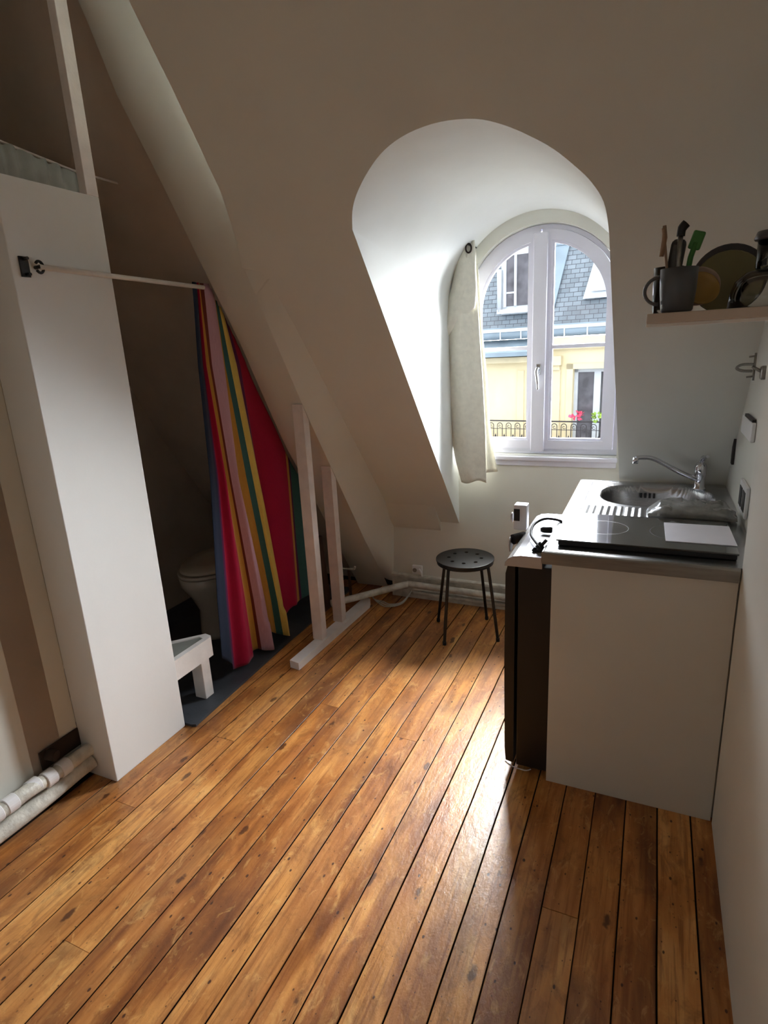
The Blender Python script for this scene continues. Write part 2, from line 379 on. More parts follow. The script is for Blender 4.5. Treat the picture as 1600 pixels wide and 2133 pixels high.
# returned edge of the slope where the nook opens
b_.grid([[(-1.80, r[4][1], r[4][2]), (-1.806, r[4][1]+.004, r[4][2]), (-1.806, r[4][1]+.10, r[4][2])] for r in P], smooth=False)
struct(b_.build('ceiling_slope_nook_edge', PLASTER))
b_ = MB().grid([[(-1.80, cy(lerp(0, CEIL, i/30))+.10, lerp(0, CEIL, i/30)), (-2.80, cy(lerp(0, CEIL, i/30))+.10, lerp(0, CEIL, i/30))] for i in range(31)])
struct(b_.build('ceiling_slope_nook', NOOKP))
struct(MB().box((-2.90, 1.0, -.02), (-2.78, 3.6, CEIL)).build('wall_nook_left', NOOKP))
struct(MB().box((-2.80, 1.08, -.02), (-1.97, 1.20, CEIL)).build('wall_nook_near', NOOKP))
struct(MB().box((-2.12, -1.7, -.02), (-1.97, 1.274, CEIL)).build('wall_left', PLASTER))
struct(MB().box((-2.9, -1.7, CEIL), (.5, 3.6, CEIL+.1)).build('ceiling', PLASTER))
struct(MB().box((-2.12, -1.75, -.02), (.5, -1.6, CEIL)).build('wall_back', PLASTER))
struct(MB().box((NX, -1.7, -.02), (NX+.2, 1.862, CEIL), bev=.004).build('wall_right', PLASTER))
struct(MB().box((RX, 1.85, -.02), (RX+.15, 3.3, CEIL)).build('wall_right_recess', PLASTER))
struct(MB().prism([(-2.95, 3.60, -.1), (-2.95, 3.75, -.1), (-2.95, 1.95, 3.0), (-2.95, 1.80, 3.0)], (1.80, 0, 0)).build('ceiling_leak_blocker', PLASTER))  # unseen slab added behind the slopes to block a daylight leak
# unseen outer piece added so no daylight leaks in
struct(MB().prism([(.5, 1.2, 3.0), (.5, 3.49, .2), (.5, 3.6, .2), (.5, 1.4, 3.1)], (.05, 0, 0)).build('wall_leak_blocker_right', PLASTER))
# partition panel
o = MB().box((-1.97, 1.274, 0), (-1.80, 1.648, 2.122), bev=.003).build('wall_partition', PANELP); struct(o)
tag_post = MB().box((-1.835, 1.600, 2.122), (-1.80, 1.648, CEIL), bev=.002).build('wooden_post', PINKWOOD)
tag(tag_post, 'white painted wooden post rising from the top corner of the white partition to the ceiling', 'post')

# ------------------------------------------------------------------ baseboard, sill
b_ = MB()
prof = [(0, 0), (-.022, 0), (-.022, .055), (-.014, .062), (-.014, .135), (-.022, .140), (-.022, .152), (-.012, .158), (0, .158)]
b_.prism([(-1.49, KY+p[0], p[1]) for p in prof], (1.81, 0, 0))
struct(b_.build('baseboard_front', OLDWHITE))
b_ = MB(); b_.box((WC-WR-.045, KY-.022, .925), (WC+WR+.005, KY+.03, .950), bev=.006); b_.box((WC-WR-.04, KY-.008, .895), (WC+WR, KY+.01, .925), bev=.003)
struct(b_.build('trim_1', PVC))

# ------------------------------------------------------------------ window
win = bpy.data.objects.new('window_1', None); COL.objects.link(win); win.location = (WC, KY+.06, WB); win['kind'] = 'structure'
win.matrix_world = Matrix.Translation((WC, KY+.06, WB))
Y0 = KY+.035
R0 = WR-.002
fo = [(WC-R0, WB+.002), (WC+R0, WB+.002)]+arc(WC, WZ, R0, 0, 180, 40)
R1 = R0-.022
fi = [(WC-R1, WB+.03), (WC+R1, WB+.03)]+arc(WC, WZ, R1, 0, 180, 40)
MB().holed(fo, [fi], lambda x, z: Vector((x, Y0+.012, z)), (0, .06, 0)).build('window_frame', PVC, win)
def half(side, r, zb, inset, xin, n=24):
    """outline of one arched sash: side -1 left / +1 right; inset from mullion line xin"""
    if side > 0:
        a1 = math.degrees(math.acos((xin-WC)/r)); return [(xin, zb), (WC+r, zb)]+[(x, z) for x, z in arc(WC, WZ, r, 0, a1, n)][0:]
    a0 = math.degrees(math.acos((xin-WC)/r)); return [(xin, zb)]+[(x, z) for x, z in arc(WC, WZ, r, a0, 180, n)]+[(WC-r, zb)]
MXc = -.578
for side in (-1, 1):
    xin = MXc+side*.004
    gr = R1-.052; gx = MXc+side*.055; gz = WB+.078
    so = half(side, R1-.002, WB+.032, 0, xin); si = half(side, gr, gz, 0, gx)
    sash = MB().holed(so, [si], lambda x, z: Vector((x, Y0, z)), (0, .05, 0)).build('window_sash', PVC, win)
    # glazing bead
    s2 = half(side, gr+.0, gz, 0, gx); s3 = half(side, gr-.012, gz+.012, 0, gx+side*.012)
    bead = MB().holed(s2, [s3], lambda x, z: Vector((x, Y0+.010, z)), (0, .022, 0)).build('glazing_bead', PVC, sash)
    s4 = half(side, gr-.004, gz+.004, 0, gx+side*.004)
    MB().holed(s4, [], lambda x, z: Vector((x, Y0+.030, z)), (0, .004, 0)).build('glass_pane', PANE, sash)
    xa, xb = sorted((gx, WC+side*gr))
    MB().box((xa, Y0+.012, 1.523), (xb, Y0+.045, 1.543), bev=.003).build('crossbar', PVC, sash)
b_ = MB(); b_.box((MXc-.036, Y0-.022, WB+.018), (MXc+.036, Y0+.002, WZ+R1-.018), bev=.006, seg=3)
mul = b_.build('mullion_cover', PVC, win)
b_ = MB(); b_.box((MXc-.012, Y0-.030, 1.39), (MXc+.016, Y0-.021, 1.45), bev=.004)
b_.tube([(MXc, Y0-.022, 1.425), (MXc, Y0-.055, 1.425)], .008, 10)
b_.tube(smooth_path([(MXc+.003, Y0-.055, 1.430), (MXc-.004, Y0-.06, 1.41), (MXc+.002, Y0-.058, 1.36), (MXc+.004, Y0-.055, 1.315)], 5), [.010]*6+[.009]*5+[.007]*5, 10)
b_.build('window_handle', CHROME, mul)

# ------------------------------------------------------------------ heating pipe, cable, socket
b_ = MB(); b_.tube(smooth_path([(.30, 3.212, .098), (-.75, 3.212, .100), (-1.30, 3.212, .108), (-1.37, 3.20, .108), (-1.43, 3.14, .104), (-1.62, 2.945, .088), (-1.72, 2.84, .085)], 6), .0215, 12)
b_.tube(smooth_path([(.30, 3.222, .045), (-.75, 3.222, .045), (-1.28, 3.225, .047), (-1.34, 3.235, .05)], 5), .012, 8)
tag(b_.build('heating_pipe', OLDWHITE), 'white painted heating pipe along the baseboard under the window bending towards the studs', 'pipe')
b_ = MB()
for j in range(3):
    b_.tube(smooth_path([(-1.33, 3.19, .07), (-1.36, 3.10, .02+.006*j), (-1.44, 3.05+.02*j, .010), (-1.50, 3.07+.02*j, .012), (-1.56, 3.11, .02), (-1.60, 3.15, .04)], 6), .0035, 6)
tag(b_.build('loose_cable', GREYCL), 'loops of thin grey cable on the floor under the pipe in the far corner', 'cable')
s = thing('wall_socket', 'small white wall socket above the baseboard in the far corner left of the stool', 'socket', (-1.305, KY, .19))
MB().box((-1.345, KY-.022, .165), (-1.275, KY-.0005, .225), bev=.005).build('socket_plate', WPLAST, s)
MB().tube([(-1.325, KY-.0222, .195), (-1.325, KY-.026, .195)], .014, 14).build('socket_hole', STEEL2, s)
MB().tube(smooth_path([(-1.295, KY-.024, .205), (-1.28, KY-.03, .19), (-1.277, KY-.026, .165), (-1.277, KY-.025, .162)], 4), .006, 8).build('plug', WPLAST, s)

# ------------------------------------------------------------------ stud frame
sf = thing('stud_frame', 'unfinished white timber frame of two studs on a floor beam beside the striped curtain', 'frame', (-1.59, 2.6, 0))
b_ = MB(); b_.prism([(-1.628, 2.232, .0), (-1.568, 2.222, .0), (-1.548, 3.02, .0), (-1.565, 3.065, .0), (-1.612, 3.072, .0)], (0, 0, .042))
b_.build('floor_beam', WHITEP, sf)
def stud(y0, y1, x0=-1.632, x1=-1.573):
    zt = lambda y: interp(sorted(BX), y) - .010
    b_ = MB(); b_.prism([(x0, y0, .0425), (x0, y1, .0425), (x0, y1, zt(y1)), (x0, y0, zt(y0))], (x1-x0, 0, 0))
    b_.build('stud', PINKWOOD, sf)
stud(2.475, 2.525); stud(2.705, 2.755)

# ------------------------------------------------------------------ nook contents
b_ = MB(); b_.prism([(-1.765, 1.652, .001), (-1.748, 1.66, .001), (-1.785, 2.45, .001), (-1.792, 3.25, .001), (-2.775, 3.25, .001), (-2.775, 1.21, .001), (-1.975, 1.21, .001), (-1.975, 1.652, .001)], (0, 0, .012))
tag(b_.build('floor_mat', VINYL), 'dark slate grey floor covering in the toilet nook edged against the pine boards', 'floor covering')
tr = thing('shower_tray', 'raised white tray on a block leg beside the white partition, grey inset in its top', 'tray', (-2.0, 1.7, 0))
TP = [(-1.815, 1.655), (-1.815, 1.895), (-1.825, 1.905), (-1.862, 1.912), (-2.33, 1.40), (-2.33, 1.25), (-1.985, 1.25), (-1.985, 1.655)]
TI = [(-1.842, 1.67), (-1.842, 1.870), (-1.868, 1.876), (-2.29, 1.41), (-2.29, 1.28), (-2.01, 1.28), (-2.01, 1.67)]
MB().holed(TP, [TI], lambda x, y: Vector((x, y, .312)), (0, 0, -.095)).build('tray_rim', WHITEP, tr)
MB().holed(TI, [], lambda x, y: Vector((x, y, .306)), (0, 0, -.02)).build('tray_floor', mat('grey_tray', (.55, .56, .54), .4), tr)
b_ = MB(); b_.box((-1.90, 1.83, .0135), (-1.835, 1.885, .217), bev=.003); b_.build('leg', WHITEP, tr)
b_ = MB(); b_.box((-2.30, 1.27, .0135), (-2.23, 1.33, .217), bev=.003); b_.build('leg', WHITEP, tr)
# toilet
t = thing('toilet', 'dim white toilet in the dark nook behind the striped curtain', 'toilet', (-2.25, 2.5, .013))
def egg(cx, cy, w, l, z, n=32, k=.25):
    out = []
    for i in range(n):
        a = 2*PI*i/n; yy = math.sin(a); xx = math.cos(a)*(1+k*yy*.5)
        out.append((cx+w/2*xx, cy+l/2*yy, z))
    return out
def stack(rings):
    b_ = MB(); R_ = [[b_.bm.verts.new(p) for p in r] for r in rings]; n = len(R_[0])
    for a, c in zip(R_, R_[1:]):
        for k in range(n): f = b_.bm.faces.new((a[k], a[(k+1) % n], c[(k+1) % n], c[k])); f.smooth = True
    b_.bm.faces.new(R_[0][::-1]); b_.bm.faces.new(R_[-1]); return b_
tx, ty = -2.245, 2.47
stack([egg(tx, ty+.06, .25, .44, .014, k=0), egg(tx, ty+.06, .25, .44, .05, k=0), egg(tx, ty+.06, .235, .42, .18, k=0), egg(tx, ty+.03, .28, .45, .27), egg(tx, ty, .355, .50, .355), egg(tx, ty, .37, .51, .40), egg(tx, ty, .36, .50, .405)]).build('toilet_bowl', CERAM, t)
stack([egg(tx, ty, .375, .50, .408), egg(tx, ty, .385, .51, .415), egg(tx, ty, .385, .51, .425), egg(tx, ty, .375, .50, .428)]).build('toilet_seat', CERAM, t)
stack([egg(tx, ty+.01, .37, .49, .431), egg(tx, ty+.01, .378, .50, .438), egg(tx, ty+.01, .36, .48, .452), egg(tx, ty+.01, .20, .3, .458)]).build('toilet_lid', CERAM, t)
MB().box((-2.43, 2.715, .36), (-2.06, 2.87, .72), bev=.02, seg=3).build('cistern', CERAM, t)
MB().box((-2.44, 2.705, .7205), (-2.05, 2.875, .75), bev=.01).build('cistern_lid', CERAM, t)
tag(MB().tube([(-2.47, 2.80, .02), (-2.47, 2.80, .9), (-2.47, 2.78, .95)], .014, 8).build('water_pipe', STEEL2), 'thin dark water pipe upright beside the toilet in the nook', 'pipe')
# plank and valve in the corner behind the studs
tag(MB().box((-1.80, 2.86, .014), (-1.775, 2.94, .50), bev=.006, rot=Matrix.Rotation(.10, 3, 'X'), piv=(-1.79, 2.9, .014)).build('wooden_plank', DARKW), 'dark brown offcut plank standing behind the two white studs', 'plank')
v = thing('radiator_valve', 'small pale pipe valve lever in the dark corner right of the studs', 'valve', (-1.735, 3.12, .02))
MB().tube([(-1.735, 3.12, .001), (-1.735, 3.12, .20)], .010, 10).build('valve_stem', DARKW, v)
MB().tube(smooth_path([(-1.80, 3.11, .205), (-1.735, 3.11, .207), (-1.69, 3.10, .215), (-1.675, 3.095, .235)], 4), [.006]*5+[.008]*5+[.006]*3, 8).build('valve_lever', OLDWHITE, v)

# ------------------------------------------------------------------ curtain rod and striped curtain
rd = thing('curtain_rod', 'thin white curtain rod from the partition to the sloping ceiling', 'rod', (-1.775, 1.33, 1.865))
MB().tube([(-1.778, 1.35, 1.866), (-1.80, 2.13, 1.861)], .0085, 10).build('rod', WHITEP, rd)
b_ = MB(); b_.box((-1.799, 1.300, 1.835), (-1.794, 1.330, 1.895), bev=.001); b_.tube([(-1.795, 1.315, 1.888), (-1.775, 1.315, 1.888)], .005, 8); b_.tube([(-1.795, 1.315, 1.842), (-1.775, 1.315, 1.842)], .005, 8)
b_.build('bracket_plate', BLACKM, rd)
b_ = MB(); pts = [(-1.778+.0, 1.352+.013*math.cos(a*PI/10), 1.866+.017*math.sin(a*PI/10)) for a in range(-8, 9)]
b_.tube(pts, .0045, 8); b_.tube([(-1.798, 1.352, 1.866), (-1.772, 1.352, 1.866)], .006, 8); b_.build('bracket_ring', BLACKM, rd)
def stripe_mat():
    M = bpy.data.materials.new('striped_cotton'); M.use_nodes = True; n = M.node_tree.nodes; L = M.node_tree.links
    b = n['Principled BSDF']; b.inputs['Roughness'].default_value = .9; b.inputs['Specular IOR Level'].default_value = .15
    b.inputs['Sheen Weight'].default_value = .1
    uv = n.new('ShaderNodeUVMap'); sx = n.new('ShaderNodeSeparateXYZ'); L.new(uv.outputs[0], sx.inputs[0])
    rp = n.new('ShaderNodeValToRGB'); rp.color_ramp.interpolation = 'CONSTANT'; L.new(sx.outputs[0], rp.inputs[0])
    BL, PU, CR, OC, LI, TE, YE = (.16, .21, .30), (.38, .09, .33), (.70, .10, .26), (.78, .58, .27), (.80, .64, .70), (.24, .42, .42), (.90, .80, .42)
    st = [(0, BL), (.085, PU), (.12, CR), (.29, OC), (.335, (.45, .2, .16)), (.35, LI), (.425, OC), (.54, TE), (.57, YE), (.63, PU), (.65, CR), (.845, (.85, .62, .30)), (.875, PU), (.888, TE), (.975, OC)]
    el = rp.color_ramp.elements
    el[0].position = 0; el[0].color = srgb(*BL); el[1].position = st[1][0]; el[1].color = srgb(*st[1][1])
    for p, c in st[2:]: e = el.new(p); e.color = srgb(*c)
    w = n.new('ShaderNodeTexNoise'); w.inputs['Scale'].default_value = 260; mp = n.new('ShaderNodeMapping'); mp.inputs['Scale'].default_value = (1, .2, 1)
    L.new(uv.outputs[0], mp.inputs[0]); L.new(mp.outputs[0], w.inputs['Vector'])
    mx = n.new('ShaderNodeMix'); mx.data_type = 'RGBA'; mx.blend_type = 'MULTIPLY'; mx.inputs[7].default_value = (.72, .70, .70, 1)
    L.new(w.outputs[0], mx.inputs[0]); L.new(rp.outputs[0], mx.inputs[6]); L.new(mx.outputs[2], b.inputs['Base Color'])
    return M
def striped_curtain():
    NU, NV = 220, 80; bm = bmesh.new(); uvl = bm.loops.layers.uv.new('UVMap'); X0 = -1.835
    def cp(x, y):
        d = AX*((x-800)/F)+AY*((y-1066.5)/F)+AZ; k = X0/d.x; return d.y*k, CH+d.z*k
    S = [0, .085, .12, .29, .335, .35, .425, .54, .57, .63, .65, .845, .875, .888, 1]
    ROWS = [(620, [403, 414, 415, 416, 422, 429, 446, 450, 453, 457, 459, 0, 0, 0, 0]),
            (760, [412, 424, 427, 428, 440, 443, 465, 470, 479, 490, 500, 0, 0, 0, 0]),
            (1000, [436, 454, 459, 474, 482, 484, 493, 515, 525, 535, 540, 600, 606, 608, 640]),
            (1250, [450, 472, 481, 515, 529, 531, 546, 567, 573, 581, 583, 620, 628, 632, 656])]
    cols = []
    for q in range(len(S)):
        c = []
        for yy, xs in ROWS:
            if xs[q]: y_, z_ = cp(xs[q], yy); c.append((z_, y_))
        c.sort(); z0, y0 = c[0]; z1, y1 = c[1]
        c.insert(0, (0, y0+(y1-y0)/(z1-z0)*(0-z0)*.6)); cols.append(c)
    def yat(s, z):
        for q in range(len(S)-1):
            if s <= S[q+1]+1e-9:
                t = (s-S[q])/(S[q+1]-S[q])
                def ext(c):
                    if z > c[-1][0]: (za, ya), (zb, yb) = c[-2], c[-1]; return yb+(yb-ya)/(zb-za)*(z-zb)*.6
                    return interp(c, z)
                return lerp(ext(cols[q]), ext(cols[q+1]), t)
    zbot = [(0, .16), (.08, .09), (.10, .045), (.13, .030), (.28, .040), (.335, .045), (.36, .030), (.415, .022), (.435, .075), (.50, .085), (.57, .045), (.615, .030), (.635, .06), (.67, .115), (.78, .155), (.86, .15), (1, .15)]
    edge = sorted([(z_, y_) for y_, z_ in CX])
    G = []
    for i in range(NU+1):
        s = i/NU; col = []; zb = interp(zbot, s)
        # highest z still under the slope edge
        zt = 1.885 if s < .425 else 1.885
        for _ in range(12):
            yc = yat(s, zt); ycx = interp(edge, zt)
            if yc > ycx+.03: zt -= .02*max(1, (yc-ycx)*20)
        zt = max(zt, zb+.2)
        for j in range(NV+1):
            t = j/NV; z = lerp(zt, zb, t); y = yat(s, z)
            amp = lerp(.006, .016, t)
            fold = amp*math.sin(s*PI*2*5.2+.6)+.006*t*math.sin(s*60+3*t)
            fold += t*(.030*math.exp(-((s-.39)/.035)**2)+.035*math.exp(-((s-.60)/.04)**2)-.020*math.exp(-((s-.31)/.02)**2)-.02*math.exp(-((s-.46)/.03)**2)-.02*math.exp(-((s-.665)/.02)**2))
            if s > .66: fold *= .6
            lim = -1.812 if z > .2 else -1.79
            col.append(bm.verts.new((min(X0-.004+fold, lim), y, z)))
        G.append(col)
    for i in range(NU):
        for j in range(NV):
            f = bm.faces.new((G[i][j], G[i][j+1], G[i+1][j+1], G[i+1][j])); f.smooth = True
            for lp, (u, v) in zip(f.loops, ((i, j), (i, j+1), (i+1, j+1), (i+1, j))): lp[uvl].uv = (u/NU, v/NV)
    me = bpy.data.meshes.new('striped_curtain'); bm.to_mesh(me); bm.free(); me.materials.append(stripe_mat())
    o = bpy.data.objects.new('striped_curtain', me); COL.objects.link(o)
    md = o.modifiers.new('t', 'SOLIDIFY'); md.thickness = .002; md.offset = 0
    return tag(o, 'long crimson, yellow and teal striped cloth curtain hanging in front of the toilet nook', 'curtain')
striped_curtain()
# pleated grey curtain seen above the partition
wr = MB().tube([(-2.08, 1.45, 2.338), (-2.10, 1.54, 2.318), (-2.10, 1.82, 2.290), (-2.10, 2.10, 2.288)], .0045, 6).build('curtain_wire', PINKWOOD)
tag(wr, 'thin curtain wire above the partition passing behind the post', 'wire')
P = []
for i in range(81):
    u = i/80; y = lerp(1.38, 1.86, u); zt = interp([(1.45, 2.330), (1.54, 2.312), (1.82, 2.280), (2.1, 2.28)], y)+.004*math.sin(u*70)
    P.append([(-2.10+.018*math.sin(u*52)*lerp(.5, 1, j/8)+.008, y, lerp(zt, 1.80, j/8)) for j in range(9)])
o = MB().grid(P).build('pleated_curtain', GREYCL); md = o.modifiers.new('t', 'SOLIDIFY'); md.thickness = .002
tag(o, 'pleated grey white curtain on a wire showing above the top of the partition', 'curtain')

# ------------------------------------------------------------------ waste pipes bottom left
wp = thing('waste_pipe', 'thick white waste pipe with couplings low on the left wall entering the partition', 'pipe', (-1.92, 1.0, .1))
path = smooth_path([(-1.918, .45, .12), (-1.918, .80, .125), (-1.918, .96, .128), (-1.922, 1.03, .126), (-1.93, 1.08, .115), (-1.93, 1.14, .112), (-1.925, 1.20, .115), (-1.922, 1.285, .118)], 5)
MB().tube(path, .026, 16).build('pipe', OLDWHITE, wp)
for y, z, r in ((.80, .125, .031), (.90, .128, .031), (.955, .128, .030), (1.045, .124, .029), (1.105, .114, .031), (1.165, .113, .031)):
    b_ = MB(); b_.lathe([(r*.94, -.020), (r, -.018), (r, .018), (r*.94, .020)], (-1.92 if y < 1 else -1.929, y, z), 24, smooth=False, rot=Matrix.Rotation(PI/2, 3, 'X')); b_.build('coupling', WPLAST, wp)
tag(MB().tube(smooth_path([(-1.925, .45, .045), (-1.925, .8, .048), (-1.925, 1.05, .05), (-1.925, 1.2, .06), (-1.915, 1.272, .07)], 5), .030, 14).build('heating_pipe', OLDWHITE), 'dusty lower pipe running on the floor beneath the white waste pipe', 'pipe')
b_ = MB(); b_.tube([(-1.965, 1.14, .18), (-1.93, 1.15, .175)], .02, 12); b_.box((-1.969, 1.11, .13), (-1.962, 1.273, .205), bev=.002)
tag(b_.build('hole_shade_patch', mat('cavity_shade', (.20, .15, .12), .9)), 'dark patch painted as the shade of a hole in the left wall above the waste pipe', 'patch')  # shade inside the hole is put into this dark patch's colour

# ------------------------------------------------------------------ stool
st = thing('stool', 'round black metal stool with holes in the seat standing under the window', 'stool', (-.883, 2.90, 0))
sx0, sy0 = -.883, 2.895
def disc_holes():
    out = [(sx0+.158*math.cos(2*PI*k/48), sy0+.158*math.sin(2*PI*k/48)) for k in range(48)]
    holes = []
    for q in range(8):
        a = 2*PI*q/8+.2; cx, cy_ = sx0+.088*math.cos(a), sy0+.088*math.sin(a)
        holes.append([(cx+.011*math.cos(2*PI*k/12), cy_+.011*math.sin(2*PI*k/12)) for k in range(12)])
    return out, holes
oo, hh = disc_holes()
b_ = MB().holed(oo, hh, lambda x, y: Vector((x, y, .449)), (0, 0, -.010))
se = b_.build('seat', BLACKM, st); md = se.modifiers.new('b', 'BEVEL'); md.width = .004; md.segments = 2; md.limit_method = 'ANGLE'
MB().lathe([(.150, .4385), (.154, .432), (.154, .424), (.148, .424), (.148, .4385)], (sx0, sy0, 0), 40, cap=False).build('seat_rim', BLACKM, st)
feet = [(-.952, 2.719), (-.690, 2.849), (-1.076, 2.975), (-.815, 3.09)]
for fx, fy in feet:
    d = Vector((fx-sx0, fy-sy0, 0)); dn = d.normalized()
    p = [Vector((sx0, sy0, .428))+dn*.045, Vector((sx0, sy0, .428))+dn*.115, Vector((sx0, sy0, .418))+dn*.135, Vector((sx0, sy0, .395))+dn*.145, Vector((fx, fy, .012)), Vector((fx, fy, .002))]
    pts = smooth_path(p, 4); lg = MB().tube(pts, .0085, 10).build('leg', BLACKM, st)
    MB().tube([(fx, fy, 0), (fx, fy, .02)], .0105, 10).build('foot_cap', RUBBER, lg)

# ------------------------------------------------------------------ kitchenette
CX0, CX1, CY0, CY1, CZ = -.298, .318, 1.852, 2.945, .900
kt = thing('kitchen_unit', 'white laminate side panel and base of the kitchenette against the right wall', 'cabinet', (0, 2.3, 0))
b_ = MB(); b_.box((-.272, 1.866, 0), (.262, 1.885, .858), bev=.001); b_.build('side_panel', LAMI, kt)
MB().box((-.29, 2.90, 0), (.318, 2.935, .858), bev=.001).build('side_panel', LAMI, kt)
MB().box((.262, 1.885, 0), (.318, 2.90, .858)).build('back_panel', LAMI, kt)
MB().box((-.272, 2.52, .02), (.26, 2.899, .72)).build('cabinet_body', LAMI, kt)
# worktop as a pressed steel sheet
def worktop():
    wt = thing('sink_worktop', 'stainless steel worktop with oval sink bowl and ribbed drainer', 'worktop', (0, 2.4, CZ))
    nx, ny = 150, 230; bx, by_, ra, rb = .035, 2.690, .222, .197
    def h(x, y):
        z = CZ
        d = (abs((x-bx)/ra)**2.6+abs((y-by_)/rb)**2.6)**(1/2.6)
        if d < 1: z -= .15*min(1, (1-d)/.16)**.6 if d > .84 else .15
        if 2.295 < y < 2.475 and -.225 < x < .03 and d > 1.04:
            e = min(1, (y-2.295)/.02, (2.475-y)/.02, (d-1.04)/.1)
            ph = ((x+.225)/.0255) % 1; z += e*(.0035*(1 if ph < .45 else -.4))
        # rim line of the pressed area
        dx = min(x-CX0, 10); ex = abs(x-(CX0+.060)); 
        if 2.28 < y < 2.905 and ex < .005: z -= .004*(1-ex/.005)
        ey = abs(y-2.905)
        if x > CX0+.058 and ey < .005: z -= .004*(1-ey/.005)
        return z
    P = [[(lerp(CX0+.004, CX1, i/nx), lerp(CY0+.004, CY1, j/ny), 0) for j in range(ny+1)] for i in range(nx+1)]
    P = [[(x, y, h(x, y)) for x, y, _ in r] for r in P]
    o = MB().grid(P).build('worktop_sheet', STEEL, wt)
    b_ = MB(); b_.prism([(CX0, CY0, .858), (CX1-.056, CY0, .858), (CX1-.056, CY0, .898), (CX0, CY0, .898)], (0, .004, 0))
    prof = [(0, .857), (0, .893), (.002, .898), (.008, .9005), (.008, .857)]
    b_.prism([(CX0-.001, CY0-.006+p[0], p[1]) for p in prof], (NX-.004-CX0, 0, 0)); b_.build('front_edge', STEEL2, wt)
    b_ = MB(); b_.prism([(CX0-.006+p[0], CY0-.004, p[1]) for p in prof], (0, CY1-CY0+.004, 0)); b_.build('side_edge', STEEL2, wt)
    b_ = MB()
    for k in range(4): b_.box((-.03+.018*k, 2.868-.012, .845), (-.020+.018*k, 2.872-.012, .868), bev=.001)
    b_.build('overflow_slots', BLACK, wt)
    MB().lathe([(.0, .752), (.034, .752), (.038, .7495), (.0, .7495)][0:3], (bx, by_, 0), 24).build('drain', CHROME, wt)
    MB().box((-.20, 2.83, .9004), (-.145, 2.875, .9016), bev=.0004).build('embossed_mark', STEEL2, wt)
worktop()
# faucet
fa = thing('faucet', 'chrome single lever tap with long raised spout behind the sink bowl', 'faucet', (.205, 2.84, CZ))
b_ = MB(); b_.lathe([(.027, .9002), (.027, .908), (.022, .915), (.020, .955), (.024, .965), (.025, 1.005), (.020, 1.018), (.012, 1.024)], (.205, 2.84, 0), 24); b_.build('tap_body', CHROME, fa)
b_ = MB(); b_.tube(smooth_path([(.195, 2.835, .945), (.12, 2.80, .985), (.02, 2.76, 1.045), (-.03, 2.74, 1.055), (-.055, 2.73, 1.052)], 6), [.011]*8+[.010]*17, 12)
b_.tube([(-.055, 2.73, 1.058), (-.056, 2.73, 1.030)], .012, 14); b_.build('spout', CHROME, fa)
b_ = MB(); b_.tube(smooth_path([(.205, 2.84, 1.02), (.212, 2.82, 1.045), (.222, 2.77, 1.06)], 5), [.012]*6+[.007]*5, 10); b_.build('tap_lever', CHROME, fa)
# hob
hb = thing('electric_hob', 'black glass two ring electric hob on the near end of the worktop', 'hob', (0, 2.1, CZ))
b_ = MB(); b_.box((-.262, 1.920, .9015), (.258, 2.252, .917), bev=.002); b_.build('hob_casing', BLACK, hb)
b_ = MB(); b_.box((-.268, 1.914, .9172), (.262, 2.258, .9235), bev=.0022, seg=3); b_.build('glass_top', HOBG, hb)
for cx, r in ((-.13, .078), (.11, .092)):
    b_ = MB(); b_.lathe([(r, .92355), (r+.0018, .92375), (r+.0025, .92355)], (cx, 2.09, 0), 64, cap=False); b_.build('cooking_ring', HOBR, hb)
tag(MB().box((.062, 1.985, .9238), (.262, 2.195, .9262), bev=.0004, rot=Matrix.Rotation(math.radians(1), 3, 'Z')).build('paper_sheet', PAPER), 'folded white paper leaflet lying on the right of the black hob', 'paper')
# plastic wrapped packet on the drainer
def packet():
    pk = thing('plastic_packet', 'crumpled clear plastic bag with a flat grey packet lying beside the sink', 'bag', (.15, 2.38, CZ))
    P = []; NU, NV = 46, 30
    def ring(u):
        x = lerp(.005, .300, u); w = .085*min(1, .55+3*u, .7+2.5*(1-u)); hgt = .026*min(1, .25+5*u, .3+5*(1-u)); yc = 2.375
        out = []
        for k in range(NV):
            a = 2*PI*k/NV; c, s_ = math.cos(a), math.sin(a)
            y = yc+w*math.copysign(abs(c)**.6, c); z = .905+hgt+hgt*math.copysign(abs(s_)**.7, s_)
            n = noise.noise((x*26, y*26, z*20))*.010+noise.noise((x*70, y*60, 3))*.005
            z += n*(1 if s_ > 0 else 0); out.append((x+n*.6, y, max(.9045, z)))
        return out
    b_ = MB(); R_ = [[b_.bm.verts.new(p) for p in ring(i/NU)] for i in range(NU+1)]
    for a, c in zip(R_, R_[1:]):
        for k in range(NV): f = b_.bm.faces.new((a[k], a[(k+1) % NV], c[(k+1) % NV], c[k])); f.smooth = k % 3 != 0
    b_.bm.faces.new(R_[0][::-1]); b_.bm.faces.new(R_[-1]); b_.build('plastic_film', FILM, pk)
    MB().box((.055, 2.315, .9065), (.285, 2.435, .928), bev=.006).build('packet_content', mat('grey_card', (.60, .59, .57), .6, var=.1, scale=30), pk)
packet()
